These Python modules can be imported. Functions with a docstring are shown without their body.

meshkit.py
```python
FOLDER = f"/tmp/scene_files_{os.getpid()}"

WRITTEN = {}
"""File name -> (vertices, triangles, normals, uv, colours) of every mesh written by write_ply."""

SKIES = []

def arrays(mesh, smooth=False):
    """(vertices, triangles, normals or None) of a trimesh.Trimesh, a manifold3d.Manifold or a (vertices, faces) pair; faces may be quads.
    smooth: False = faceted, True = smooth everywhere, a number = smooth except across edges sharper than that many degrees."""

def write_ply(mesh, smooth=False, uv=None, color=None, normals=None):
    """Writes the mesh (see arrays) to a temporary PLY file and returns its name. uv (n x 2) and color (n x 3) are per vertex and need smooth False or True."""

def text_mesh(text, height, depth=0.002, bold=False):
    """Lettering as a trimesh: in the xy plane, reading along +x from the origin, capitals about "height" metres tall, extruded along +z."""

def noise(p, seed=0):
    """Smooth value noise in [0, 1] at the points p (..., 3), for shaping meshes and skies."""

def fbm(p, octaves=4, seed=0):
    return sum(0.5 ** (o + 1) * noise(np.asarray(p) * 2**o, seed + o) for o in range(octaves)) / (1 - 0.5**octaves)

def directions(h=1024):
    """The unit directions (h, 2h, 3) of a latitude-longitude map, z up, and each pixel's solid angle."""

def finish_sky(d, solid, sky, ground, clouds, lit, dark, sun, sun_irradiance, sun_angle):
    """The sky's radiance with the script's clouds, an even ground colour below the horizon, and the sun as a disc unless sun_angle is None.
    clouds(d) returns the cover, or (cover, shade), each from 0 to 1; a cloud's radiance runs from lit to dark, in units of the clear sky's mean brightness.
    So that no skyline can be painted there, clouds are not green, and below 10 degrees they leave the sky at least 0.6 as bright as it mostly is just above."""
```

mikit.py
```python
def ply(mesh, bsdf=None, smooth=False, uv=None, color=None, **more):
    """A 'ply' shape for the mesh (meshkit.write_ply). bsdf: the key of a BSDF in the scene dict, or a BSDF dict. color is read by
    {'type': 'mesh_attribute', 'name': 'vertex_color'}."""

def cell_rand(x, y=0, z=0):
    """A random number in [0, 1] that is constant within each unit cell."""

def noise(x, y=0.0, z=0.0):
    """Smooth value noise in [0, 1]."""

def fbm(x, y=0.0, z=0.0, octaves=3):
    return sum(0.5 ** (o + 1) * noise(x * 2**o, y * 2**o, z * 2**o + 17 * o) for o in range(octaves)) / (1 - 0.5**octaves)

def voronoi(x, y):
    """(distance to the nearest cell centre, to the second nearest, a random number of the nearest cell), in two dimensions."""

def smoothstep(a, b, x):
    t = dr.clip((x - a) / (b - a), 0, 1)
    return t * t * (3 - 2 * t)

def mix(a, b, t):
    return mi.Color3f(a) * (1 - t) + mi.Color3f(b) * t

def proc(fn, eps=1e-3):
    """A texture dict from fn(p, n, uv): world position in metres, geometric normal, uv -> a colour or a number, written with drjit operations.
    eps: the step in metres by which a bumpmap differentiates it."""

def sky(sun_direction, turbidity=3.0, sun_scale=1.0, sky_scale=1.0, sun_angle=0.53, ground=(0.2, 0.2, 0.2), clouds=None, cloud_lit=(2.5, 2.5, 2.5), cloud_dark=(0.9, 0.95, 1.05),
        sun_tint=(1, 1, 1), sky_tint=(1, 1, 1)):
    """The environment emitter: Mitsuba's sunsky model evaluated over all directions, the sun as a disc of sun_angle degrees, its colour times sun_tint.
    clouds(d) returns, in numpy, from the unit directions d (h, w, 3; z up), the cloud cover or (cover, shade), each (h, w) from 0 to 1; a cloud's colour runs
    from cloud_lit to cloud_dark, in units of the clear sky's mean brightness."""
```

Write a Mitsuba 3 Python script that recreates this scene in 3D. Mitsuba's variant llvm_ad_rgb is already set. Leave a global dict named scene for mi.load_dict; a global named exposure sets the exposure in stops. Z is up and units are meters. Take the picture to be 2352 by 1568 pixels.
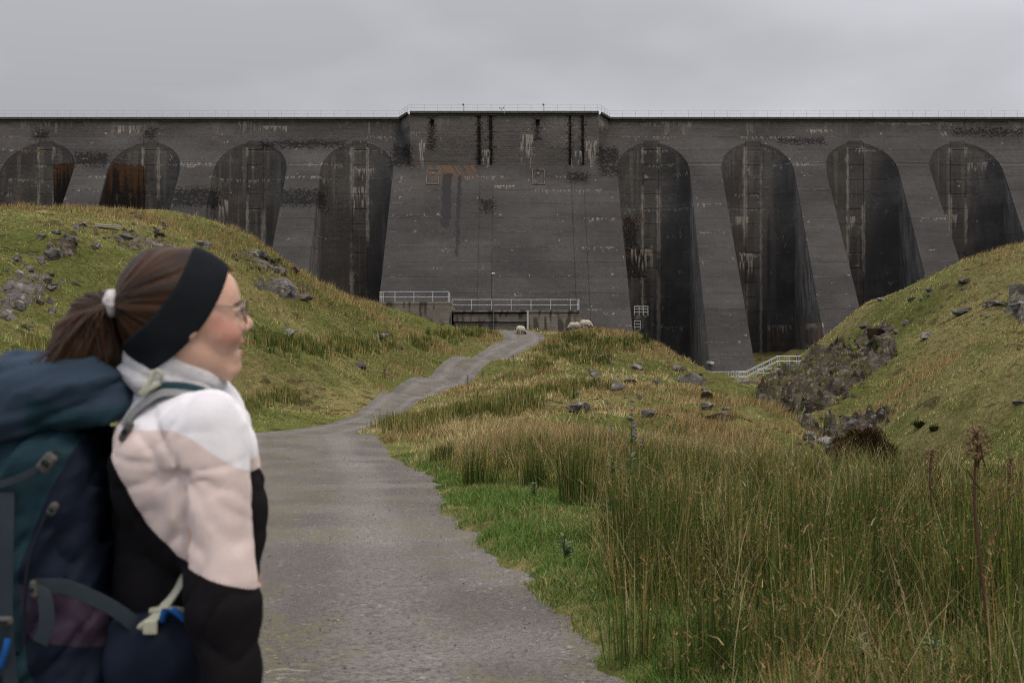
import math, random
import numpy as np
import trimesh
import manifold3d as m3
import drjit as dr
import mitsuba as mi
import mikit, meshkit
from mikit import noise, fbm, voronoi, cell_rand, smoothstep, mix
from scipy.interpolate import RBFInterpolator

T = mi.ScalarTransform4f
EYE = 1.5                       # camera height above the road it stands on
FOC = 3266.0                    # focal length in units of the 2352-wide survey sheet
# ---------------------------------------------------------------- camera, sky, exposure
scene, labels = {}, {}
scene['camera'] = {'type': 'thinlens', 'fov': 39.6, 'fov_axis': 'x',
                   'to_world': T().look_at(origin=[0, 0, EYE], target=[0, 100, EYE], up=[0, 0, 1]),
                   'aperture_radius': 0.0031, 'focus_distance': 75.0, 'near_clip': 0.05, 'far_clip': 6000.0}


def overcast(d):
    q = d / np.maximum(d[..., 2:3] + 0.16, 0.05)
    a = meshkit.fbm(np.stack([q[..., 0] * 0.75 + 3.1, q[..., 1] * 0.75, q[..., 2] * 0], -1), 4, 3)
    b = meshkit.fbm(np.stack([q[..., 0] * 1.9 + 7.7, q[..., 1] * 1.5, q[..., 2] * 0], -1), 5, 9)
    grain = np.clip((0.62 * a + 0.38 * b - 0.33) * 2.9, 0, 1)
    bright = 0.79 * (1.46 - 0.54 * grain) * (1 + 2.0 * d[..., 2])      # an overcast sky is brightest overhead
    return np.ones(d.shape[:2]), (4.0 - bright) / 3.5


scene['sky'] = mikit.sky([0.35, -0.45, 0.9], turbidity=3, sun_scale=0.2, sun_angle=20, clouds=overcast,
                         cloud_lit=(3.64, 3.67, 3.90), cloud_dark=(0.452, 0.458, 0.492), ground=(0.08, 0.08, 0.06))
exposure = 2.5


# ---------------------------------------------------------------- helpers
def at(px, py, Y):
    """survey-sheet reading + measured distance -> point in metres"""
    return np.array([(px - 1176) / FOC * Y, Y, EYE + (784 - py) / FOC * Y])


counts = {}


def key_for(name, parent=None):
    full = name if parent is None else parent + '__' + name
    k = counts.get(full, 0)
    counts[full] = k + 1
    return full if k == 0 else f'{full}_{k:03d}'


def tag(key, label=None, cat=None, group=None, kind=None):
    d = labels.setdefault(key, {})
    for a, b in (('label', label), ('category', cat), ('group', group), ('kind', kind)):
        if b:
            d[a] = b
    return key


def thing(name, label, cat, group=None):
    return tag(key_for(name), label, cat, group)


def put(name, mesh, bsdf, parent=None, smooth=False, **kw):
    k = key_for(name, parent)
    scene[k] = mikit.ply(mesh, bsdf, smooth=smooth, **kw)
    return k


def box(x0, x1, y0, y1, z0, z1):
    b = trimesh.creation.box(extents=(x1 - x0, y1 - y0, z1 - z0))
    b.apply_translation(((x0 + x1) / 2, (y0 + y1) / 2, (z0 + z1) / 2))
    return b


def bevel_box(x0, x1, y0, y1, z0, z1, c=0.02):
    pts = []
    for sx in (0, 1):
        for sy in (0, 1):
            for sz in (0, 1):
                b = np.array([(x0, x1)[sx], (y0, y1)[sy], (z0, z1)[sz]])
                for k in range(3):
                    o = np.array([1 - 2 * sx, 1 - 2 * sy, 1 - 2 * sz]) * c
                    o[k] = 0
                    pts.append(b + o)
    return trimesh.convex.convex_hull(np.array(pts))


def tube(path, r, n=6, caps=True):
    path = np.asarray(path, float)
    r = np.broadcast_to(np.asarray(r, float), (len(path),))
    t = np.gradient(path, axis=0)
    t /= np.linalg.norm(t, axis=1, keepdims=True) + 1e-12
    a = np.array([0, 0, 1.0]) if abs(t[0][2]) < 0.9 else np.array([1.0, 0, 0])
    u = np.cross(t, a)
    bad = np.linalg.norm(u, axis=1) < 1e-6
    u[bad] = [1, 0, 0]
    u /= np.linalg.norm(u, axis=1, keepdims=True)
    w = np.cross(t, u)
    an = np.arange(n) * 2 * np.pi / n
    v = (path[:, None] + r[:, None, None] * (np.cos(an)[None, :, None] * u[:, None] + np.sin(an)[None, :, None] * w[:, None])).reshape(-1, 3)
    f = []
    for i in range(len(path) - 1):
        for j in range(n):
            k = (j + 1) % n
            f += [[i * n + j, i * n + k, (i + 1) * n + k], [i * n + j, (i + 1) * n + k, (i + 1) * n + j]]
    if caps:
        c0, c1 = len(v), len(v) + 1
        v = np.vstack([v, path[:1], path[-1:]])
        e = (len(path) - 1) * n
        for j in range(n):
            k = (j + 1) % n
            f += [[c0, k, j], [c1, e + j, e + k]]
    return trimesh.Trimesh(v, np.array(f), process=False)


def cat(ms):
    return trimesh.util.concatenate([m if isinstance(m, trimesh.Trimesh) else trimesh.Trimesh(*m, process=False) for m in ms])


def to_tri(man):
    me = man.to_mesh()
    return trimesh.Trimesh(np.array(me.vert_properties)[:, :3], np.array(me.tri_verts), process=False)


def prism(poly, axis, lo, hi):
    """polygon extruded along an axis. axis 'z': poly is (x, y); axis 'x': poly is (y, z)"""
    cs = m3.CrossSection([np.asarray(poly, float)], m3.FillRule.NonZero)
    e = m3.Manifold.extrude(cs, hi - lo)
    if axis == 'z':
        return e.translate((0, 0, lo))
    return e.transform(np.array([[0, 0, 1, lo], [1, 0, 0, 0], [0, 1, 0, 0]], float))


def surface_nets(F, org, h):
    s = F < 0
    nx, ny, nz = F.shape
    acc = np.zeros((nx - 1, ny - 1, nz - 1, 3), np.float32)
    cnt = np.zeros((nx - 1, ny - 1, nz - 1), np.float32)
    quads = []
    for ax in range(3):
        sl0 = [slice(None)] * 3
        sl1 = [slice(None)] * 3
        sl0[ax], sl1[ax] = slice(0, -1), slice(1, None)
        a, b = F[tuple(sl0)], F[tuple(sl1)]
        cr = s[tuple(sl0)] != s[tuple(sl1)]
        I = np.argwhere(cr)
        av, bv = a[cr], b[cr]
        p = I.astype(np.float32)
        p[:, ax] += av / (av - bv)
        o = [k for k in range(3) if k != ax]
        dims = np.array([nx - 1, ny - 1, nz - 1])
        cells = []
        for d0, d1 in ((0, 0), (-1, 0), (-1, -1), (0, -1)):
            c = I.copy()
            c[:, o[0]] += d0
            c[:, o[1]] += d1
            cells.append(c)
        ok = np.all([np.all((c >= 0) & (c < dims), axis=1) for c in cells], axis=0)
        for c in cells:
            cc = c[ok]
            np.add.at(acc, (cc[:, 0], cc[:, 1], cc[:, 2]), p[ok])
            np.add.at(cnt, (cc[:, 0], cc[:, 1], cc[:, 2]), 1)
        q = np.stack([np.ravel_multi_index(c[ok].T, dims) for c in cells], 1)
        flip = (av[ok] < 0) != (ax == 1)
        q[~flip] = q[~flip][:, ::-1]
        quads.append(q)
    q = np.vstack(quads)
    ids = np.unique(q)
    m = np.full(cnt.size, -1)
    m[ids] = np.arange(len(ids))
    v = acc.reshape(-1, 3)[ids] / cnt.reshape(-1)[ids][:, None] * h + np.asarray(org)
    q = m[q]
    return trimesh.Trimesh(v, np.vstack([q[:, [0, 1, 2]], q[:, [0, 2, 3]]]), process=False)


def grid(lo, hi, h):
    ax = [np.arange(a, b + h, h) for a, b in zip(lo, hi)]
    return np.stack(np.meshgrid(*ax, indexing='ij'), -1).astype(np.float32), np.array(lo), h


def s_ell(p, c, r):
    q = (p - np.asarray(c, np.float32)) / np.asarray(r, np.float32)
    k0 = np.linalg.norm(q, axis=-1)
    k1 = np.linalg.norm(q / np.asarray(r, np.float32), axis=-1) + 1e-9
    return k0 * (k0 - 1) / k1


def s_cap(p, a, b, ra, rb):
    a, b = np.asarray(a, np.float32), np.asarray(b, np.float32)
    d = b - a
    t = np.clip(((p - a) @ d) / (d @ d), 0, 1)
    return np.linalg.norm(p - (a + t[..., None] * d), axis=-1) - (ra + (rb - ra) * t)


def s_box(p, c, half, r):
    q = np.abs(p - np.asarray(c, np.float32)) - (np.asarray(half, np.float32) - r)
    return np.linalg.norm(np.maximum(q, 0), axis=-1) + np.minimum(q.max(-1), 0) - r


def smin(a, b, k):
    h = np.clip(0.5 + 0.5 * (b - a) / k, 0, 1)
    return b * (1 - h) + a * h - k * h * (1 - h)


def smax(a, b, k):
    return -smin(-a, -b, k)


def clip_mesh(mesh, s):
    """cuts the mesh along the zero line of the per-vertex field s; returns (part with s < 0, part with s >= 0)"""
    v, f = np.asarray(mesh.vertices), np.asarray(mesh.faces)
    neg = s < 0
    k = neg[f].sum(1)
    out = [[f[k == 3]], [f[k == 0]]]
    extra, n0 = [], len(v)
    for want, side, other in ((1, 0, 1), (2, 1, 0)):
        F = f[k == want]
        if not len(F):
            continue
        lone = neg[F] if want == 1 else ~neg[F]
        j = lone.argmax(1)
        r = np.arange(len(F))
        a, b, c = F[r, j], F[r, (j + 1) % 3], F[r, (j + 2) % 3]
        tb, tc = s[a] / (s[a] - s[b]), s[a] / (s[a] - s[c])
        pb, pc = v[a] + tb[:, None] * (v[b] - v[a]), v[a] + tc[:, None] * (v[c] - v[a])
        ib = n0 + sum(map(len, extra)) + r
        extra.append(pb)
        ic = n0 + sum(map(len, extra)) + r
        extra.append(pc)
        out[side].append(np.stack([a, ib, ic], 1))
        out[other] += [np.stack([ib, b, c], 1), np.stack([ib, c, ic], 1)]
    V = np.vstack([v] + extra)
    res = []
    for o in out:
        m = trimesh.Trimesh(V, np.vstack(o), process=False)
        m.merge_vertices(digits_vertex=6)
        m.remove_unreferenced_vertices()
        res.append(m)
    return res


def mat(name, color, rough=0.8, spec=0.3, **kw):
    c = mikit.proc(color) if callable(color) else {'type': 'rgb', 'value': list(color)}
    scene[name] = {'type': 'twosided', 'b': {'type': 'principled', 'base_color': c, 'roughness': rough, 'specular': spec, **kw}}
    return name


# ---------------------------------------------------------------- terrain
road_mid = [(0.2, -6, -1.5), (-0.6, 0, -1.5), (-0.9, 6, -1.5), (-1.25, 10.9, -1.72), (-2.6, 23.5, -2.27), (-4.3, 33, -2.69)]
# lane margins beyond the bend: readings of left and right edge, with distance
far_L = [(572, 998, 57), (640, 990, 61), (720, 980, 66), (781, 966, 73), (837, 937, 82), (900, 903, 96), (989, 866, 112), (1089, 821, 130), (1158, 780, 147), (1150, 768, 156), (1120, 762, 162)]
far_R = [(826, 1006, 50), (818, 996, 58), (850, 982, 66), (940, 938, 84), (1022, 899, 99), (1089, 866, 114), (1185, 818, 132), (1248, 784, 146), (1246, 768, 156), (1206, 760, 162)]
ctl = [
    # road surface and verges close by
    (0.2, -6, -1.5), (-0.6, 1, -1.5), (-0.9, 6, -1.5), (-1.4, 11, -1.72), (-2.9, 23.5, -2.27), (-4.6, 33, -2.69), (-8, 56, -3.7),
    (3, 2, -1.42), (-4, 3, -1.45), (-8, 8, -1.55), (-10, 22, -2.2), (2.5, 7, -1.5), (6, 8, -1.7), (2.5, 13, -1.72), (6, 14, -1.95), (10, 12, -2.3),
    (2, 23, -2.1), (6, 24, -2.35), (11, 26, -3.2), (14, 20, -3.4), (20, 30, -5.0),
]
ctl += [tuple(at(a, b, Y) - [0, 0, EYE]) for a, b, Y in far_L + far_R + [
    # road beyond the bend
    (500, 1006, 54), (430, 1012, 52), (660, 968, 68),
    # grassy knoll
    (1240, 768, 152), (1330, 771, 150), (1395, 775, 149), (1460, 786, 148), (1530, 808, 142), (1620, 872, 130), (1400, 860, 98), (1300, 935, 62), (1130, 985, 48),
    (1200, 1010, 40), (1500, 955, 62), (1650, 950, 78), (1750, 975, 86), (1100, 900, 92), (1250, 830, 122),
    # valley bottom of the stream
    (1725, 908, 140), (1790, 948, 122), (1850, 990, 74), (1800, 962, 84), (1905, 1040, 62), (1985, 1092, 52), (1872, 990, 104), (1950, 1012, 94), (2015, 1050, 86), (2070, 1085, 80),
    # bank and hill on the right
    (1802, 905, 134), (1700, 909, 128), (1745, 920, 126), (1900, 850, 142), (1880, 790, 156), (2000, 700, 155), (2100, 664, 150), (2190, 622, 140), (2250, 608, 135), (2352, 592, 130), (2520, 566, 122),
    (2100, 800, 118), (2352, 790, 98), (2200, 950, 82), (2000, 945, 98), (2352, 1000, 66), (2200, 1080, 70), (2550, 900, 66), (2150, 870, 96),
    # hill on the left
    (1150, 768, 150), (1000, 747, 145), (870, 716, 132), (740, 657, 125), (660, 607, 120), (540, 543, 113), (420, 516, 109), (200, 496, 104), (0, 486, 100), (-160, 482, 95),
    (700, 950, 74), (600, 915, 80), (900, 835, 108), (100, 700, 72), (300, 600, 88), (600, 750, 93), (700, 800, 95), (20, 890, 52), (-150, 800, 50), (820, 880, 92), (1000, 800, 128),
]]
ctl += [  # behind the crests and out of sight
    (-40, 130, 6), (-30, 150, 4), (-20, 160, 1.5), (-8, 165, 0.2), (2, 165, 0.5), (14, 160, -1.5), (22, 155, -4.6), (30, 165, -3.5), (45, 170, 2), (60, 165, 7), (75, 150, 10),
    (-60, 120, 9), (-80, 100, 9), (-60, 60, 3), (-40, 30, -0.5), (-30, 0, -1.2), (30, 0, -3), (40, 40, -4.2), (60, 80, 3), (90, 110, 9), (-60, 180, 7), (-90, 170, 8),
    (18.2, 86, -8.2), (20.0, 78, -8.4), (19.5, 66, -8.2), (21.5, 100, -7.6), (20, 146, -6.2), (23, 147, -6.4), (27, 147, -6.2), (24, 141, -6.3), (0, 210, -3), (60, 210, 3), (-60, 210, 6), (0, -40, -1.3), (60, -40, -2), (-60, -40, 0),
]
ctl = np.array(ctl, float)
rbf = RBFInterpolator(ctl[:, :2], ctl[:, 2] + EYE, kernel='thin_plate_spline', smoothing=0.004)


def base_height(x, y):
    x, y = np.broadcast_arrays(np.asarray(x, float), np.asarray(y, float))
    q = np.stack([np.clip(x, -130, 130), np.clip(y, -60, 215)], -1).reshape(-1, 2)
    return rbf(q).reshape(x.shape)


def smooth01(a, b, t):
    t = np.clip((t - a) / (b - a), 0, 1)
    return t * t * (3 - 2 * t)


# road edges: surveyed readings of left and right margin, with distance
edge_L = [(-2.6, -8), (-3.2, 0), (-3.6, 6), (-4.1, 11), (-5.9, 23), (-7.6, 34)] + [tuple(at(a, b, Y)[:2]) for a, b, Y in far_L]
edge_R = [(0.95, -8), (0.75, 0), (0.43, 6.2), (0.28, 7.6), (0.10, 9.6), (-0.36, 12.6), (-0.72, 15.5), (-1.36, 23.5), (-2.75, 33)] + [tuple(at(a, b, Y)[:2]) for a, b, Y in far_R]


def resample(pl, n):
    pl = np.asarray(pl, float)
    d = np.r_[0, np.cumsum(np.linalg.norm(np.diff(pl, axis=0), axis=1))]
    from scipy.interpolate import PchipInterpolator
    t = np.linspace(0, 1, n)
    return np.stack([PchipInterpolator(d / d[-1], pl[:, k])(t) for k in range(2)], 1)


def by_y(pl):
    pl = np.array(sorted(pl, key=lambda q: q[1]))
    from scipy.interpolate import PchipInterpolator
    return PchipInterpolator(pl[:, 1], pl[:, 0])


RL, RR = by_y(edge_L), by_y(edge_R)


def road_dist(x, y):
    """signed distance across the road, negative on it"""
    yy = np.clip(y, -8, 160)
    p3 = np.stack([x, y, y * 0], -1)
    rag = (meshkit.fbm(p3 * 1.1, 2, 31) - 0.5) * 0.34 + (meshkit.fbm(p3 * 4.5, 2, 33) - 0.5) * 0.26
    return np.where((y > 161), 9.0, np.maximum(RL(yy) - x, x - RR(yy)) + rag * (1 - 0.55 * smooth01(25, 60, y)))


def height(x, y):
    x, y = np.broadcast_arrays(np.asarray(x, float), np.asarray(y, float))
    z = base_height(x, y)
    rd = road_dist(x, y)
    far = smooth01(15, 60, y)
    off = smooth01(0.1 + 0.5 * far, 1.6 + 3.0 * far, rd)
    p3 = np.stack([x, y, x * 0], -1)
    bump = (meshkit.fbm(p3 * 0.16, 3, 5) - 0.5) * (0.5 + 1.3 * far) + (meshkit.fbm(p3 * 0.9, 3, 8) - 0.5) * (0.16 + 0.62 * far)
    # ledges: terracettes trodden along the slopes
    hill = smooth01(9, 20, np.abs(x + 1)) * smooth01(40, 70, y)
    w = z / 0.85 + 2.2 * meshkit.fbm(p3 * 0.07, 2, 4)
    fr = w - np.floor(w)
    z = z + off * bump + off * hill * 0.34 * (smooth01(0.1, 0.9, fr) - fr)
    # nearer spur of the right hill
    u = np.array([15.0, 14.0]) / math.hypot(15, 14)
    sd = -(-(x - 24.0) * u[1] + (y - 86.0) * u[0])
    z = z + 1.5 * np.where(sd > 0, np.exp(-np.abs(sd) / 13), np.exp(-np.abs(sd) / 2.6)) * smooth01(20, 27, x) * smooth01(50, 62, y)
    # verge stands a hand above the worn road
    return z + np.where(rd > -0.08, -0.045 + 0.10 * smooth01(-0.08, 0.22, rd), -0.045)


def axis_points(lo, hi, fine_lo, fine_hi, h0, growth, hmax):
    a = list(np.arange(fine_lo, fine_hi, h0))
    for s, end in ((1, hi), (-1, lo)):
        x, h = (a[-1] if s > 0 else a[0]), h0
        while (x < end) if s > 0 else (x > end):
            h = min(h * growth, hmax)
            x += s * h
            a.append(x)
    return np.unique(np.round(a, 5))


xs = axis_points(-1500, 1500, -9, 12, 0.16, 1.05, 60)
ys = axis_points(-400, 216, 3, 26, 0.16, 1.02, 0.70)
xs = xs[(np.abs(xs) < 1500)]
GX, GY = np.meshgrid(xs, ys, indexing='ij')
GZ = height(GX, GY)


def ground(x, y):
    """height of the ground mesh"""
    i = np.clip(np.searchsorted(xs, x) - 1, 0, len(xs) - 2)
    j = np.clip(np.searchsorted(ys, y) - 1, 0, len(ys) - 2)
    a = (x - xs[i]) / (xs[i + 1] - xs[i])
    b = (y - ys[j]) / (ys[j + 1] - ys[j])
    return (GZ[i, j] * (1 - a) + GZ[i + 1, j] * a) * (1 - b) + (GZ[i, j + 1] * (1 - a) + GZ[i + 1, j + 1] * a) * b


def hit(px, py, y0=3.0, y1=200.0):
    """first point of the ground along a sight line"""
    Y = np.geomspace(y0, y1, 1500)
    x, z = (px - 1176) / FOC * Y, EYE + (784 - py) / FOC * Y
    under = ground(x, Y) > z
    k = under.argmax() if under.any() else len(Y) - 1
    return np.array([x[k], Y[k], float(ground(x[k], Y[k]))])


def terrain_mesh(keep):
    n, m = GX.shape
    idx = np.arange(n * m).reshape(n, m)
    a, b, c, d = idx[:-1, :-1].ravel(), idx[1:, :-1].ravel(), idx[1:, 1:].ravel(), idx[:-1, 1:].ravel()
    cx = (GX[:-1, :-1] + GX[1:, 1:]).ravel() / 2
    cy = (GY[:-1, :-1] + GY[1:, 1:]).ravel() / 2
    k = keep(cx, cy)
    f = np.vstack([np.stack([a, b, c], 1)[k], np.stack([a, c, d], 1)[k]])
    me = trimesh.Trimesh(np.stack([GX, GY, GZ], -1).reshape(-1, 3), f, process=False)
    me.remove_unreferenced_vertices()
    return me


def turf(p, n, uv):
    x, y, z = p.x, p.y, p.z
    a = fbm(x * 0.11, y * 0.11, 0, 3)
    b = fbm(x * 0.9, y * 0.9, z * 0.9, 3)
    c = noise(x * 7, y * 7, z * 7)
    col = mix((0.072, 0.080, 0.026), (0.130, 0.112, 0.050), smoothstep(0.38, 0.66, a * 0.6 + b * 0.4))
    col = mix(col, (0.030, 0.026, 0.014), smoothstep(0.60, 0.72, b) * 0.7)
    return col * (0.55 + 0.9 * c)


mat('turf', turf, 1.0, 0.0)
left = lambda x, y: (x < -9.5) & (y > 40) & (x < RL(np.clip(y, -8, 160)) - 3)
right = lambda x, y: (x > 15 + (y - 100) * 0.12) & (y > 62)
tag(put('ground', terrain_mesh(lambda x, y: ~left(x, y) & ~right(x, y)), 'turf', smooth=True), 'rough grassy ground around the narrow road with a knoll below the dam', 'ground', kind='structure')
tag(put('hillside', terrain_mesh(left), 'turf', smooth=True), 'stony grass hillside rising on the left behind the walker', 'hillside', kind='structure')
tag(put('hillside', terrain_mesh(right), 'turf', smooth=True), 'grassy hillside rising on the right beyond the stream gully', 'hillside', kind='structure')


# road: its own slab of chip-sealed asphalt
def asphalt(p, n, uv):
    x, y = p.x, p.y
    v1, v2, vr = voronoi(x * 80, y * 80)
    chip = smoothstep(0.05, 0.35, v2 - v1)
    a = fbm(x * 0.9, y * 0.7, 0, 4)
    b = noise(x * 30, y * 30)
    f = fbm(x * 48, y * 48, 2, 2)
    col = mix((0.112, 0.101, 0.094), (0.158, 0.144, 0.135), smoothstep(0.3, 0.7, a)) * (0.62 + 0.62 * vr) * (0.58 + 0.42 * chip) * (0.70 + 0.60 * f)
    u = uv.x
    track = smoothstep(0.13, 0.0, dr.abs(u - 0.30 - 0.03 * (a - 0.5))) + smoothstep(0.13, 0.0, dr.abs(u - 0.72 - 0.05 * (a - 0.5)))
    moss = smoothstep(0.50, 0.66, fbm(x * 2.6, y * 1.3, 3, 4) + 0.12 * smoothstep(0.24, 0.0, dr.abs(u - 0.5)) - 0.12 * track) * smoothstep(0.45, 0.62, f * 0.5 + b * 0.5)
    col = mix(col, (0.110, 0.100, 0.040), moss * 0.6)
    col = mix(col, (0.23, 0.215, 0.20), smoothstep(0.2, 1.0, track) * smoothstep(0.2, 0.7, f) * 0.35)
    pale = smoothstep(0.80, 0.86, noise(x * 28, y * 28, 5)) * smoothstep(0.4, 0.7, noise(x * 5, y * 5, 7))
    return mix(col, (0.33, 0.30, 0.27), pale * 0.35)


scene['asphalt'] = {'type': 'twosided', 'b': {'type': 'bumpmap', 'scale': 0.007, 'arbitrary': mikit.proc(lambda p, n, uv: voronoi(p.x * 80, p.y * 80)[0] * 0.5 + noise(p.x * 45, p.y * 45), eps=4e-3),
                                              'bsdf': {'type': 'principled', 'base_color': mikit.proc(asphalt), 'roughness': 0.85, 'specular': 0.3}}}
ry = axis_points(-8, 160.5, 3, 26, 0.12, 1.015, 0.8)
nu = 37
uu = np.linspace(0, 1, nu)
lx, rx = RL(np.clip(ry, -8, 160)) - 0.5, RR(np.clip(ry, -8, 160)) + 0.5
rX = lx[:, None] * (1 - uu) + rx[:, None] * uu
rY = np.repeat(ry[:, None], nu, 1)
rZ = base_height(rX, rY) + 0.035 * (1 - (2 * uu - 1) ** 2) - 0.01 + 0.03 * (meshkit.fbm(np.stack([rX * 0.8, rY * 0.4, rX * 0], -1), 2, 6) - 0.5)
idx = np.arange(rX.size).reshape(rX.shape)
a, b, c, d = idx[:-1, :-1].ravel(), idx[:-1, 1:].ravel(), idx[1:, 1:].ravel(), idx[1:, :-1].ravel()
road = trimesh.Trimesh(np.stack([rX, rY, rZ], -1).reshape(-1, 3), np.vstack([np.stack([a, b, c], 1), np.stack([a, c, d], 1)]), process=False)
tag(put('road', road, 'asphalt', smooth=True, uv=np.stack([np.broadcast_to(uu, rX.shape).ravel(), rY.ravel() * 0.25], 1)),
    'narrow worn tarmac lane bending up to the foot of the dam', 'road', kind='structure')
# ---------------------------------------------------------------- the dam
Y_CREST, Z_SLOPE, BATTER = 205.0, 30.4 + EYE, 0.9
Z_TOP = 32.25 + EYE
Y_BLOCK = 199.9
LIFT = 2.1


def front(z):
    return Y_CREST - BATTER * (Z_SLOPE - z)


# stains that the photograph shows as matter: (x0, x1, z_top, z_low, kind)
def zz(py, Y):
    return (784 - py) / FOC * Y + EYE


def xx(px, Y):
    return (px - 1176) / FOC * Y


RUST = [(xx(112, 201), xx(170, 201), zz(377, 203), zz(492, 203)), (xx(248, 201), xx(334, 203), zz(381, 203), zz(500, 203))]
RUSTDRIP = [(xx(1776, 200), xx(1818, 200), zz(748, 202), zz(812, 202)), (xx(985, 200), xx(1092, 200), zz(379, 200), zz(424, 198)), (xx(1432, 198), xx(1480, 203), zz(498, 202), zz(520, 202)), (xx(1440, 198), xx(1490, 203), zz(570, 202), zz(590, 202)), (xx(60, 205), xx(112, 205), zz(345, 203), zz(352, 203))]
BLACK = [(xx(1432, 200), xx(1462, 203), zz(500, 202), zz(568, 202)), (xx(1437, 200), xx(1480, 203), zz(572, 202), zz(640, 202)), (xx(1308, 199), xx(1347, 199), zz(398, 199), zz(417, 199)),
         (xx(604, 204), xx(790, 204), zz(324, 203), zz(337, 203)), (xx(1785, 204), xx(1890, 204), zz(319, 204), zz(331, 204)), (xx(2195, 204), xx(2352, 204), zz(300, 205), zz(312, 205)),
         (xx(84, 205), xx(112, 205), zz(302, 205), zz(322, 205)), (xx(334, 205), xx(357, 205), zz(300, 205), zz(322, 205)), (xx(172, 201), xx(248, 201), zz(352, 201), zz(381, 200)), (xx(402, 196), xx(486, 196), zz(430, 195), zz(470, 193)),
         (xx(648, 196), xx(735, 196), zz(435, 195), zz(468, 193)), (xx(1375, 201), xx(1420, 199), zz(340, 202), zz(400, 199)), (xx(905, 203), xx(945, 201), zz(335, 202), zz(382, 200)), (xx(985, 200), xx(998, 200), zz(272, 200), zz(345, 200)),
         (xx(1228, 200), xx(1240, 200), zz(272, 200), zz(318, 200)), (xx(1096, 200), xx(1105, 200), zz(262, 200), zz(378, 200)), (xx(1122, 200), xx(1131, 200), zz(262, 200), zz(378, 200)),
         (xx(1306, 200), xx(1313, 200), zz(262, 200), zz(378, 200)), (xx(1334, 200), xx(1341, 200), zz(262, 200), zz(376, 200)), (xx(1108, 198), xx(1133, 198), zz(462, 196), zz(488, 195))]
WET = [(xx(1016, 196), xx(1036, 196), zz(398, 198), zz(520, 190)), (xx(1049, 194), xx(1057, 194), zz(404, 198), zz(590, 188))]
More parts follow.
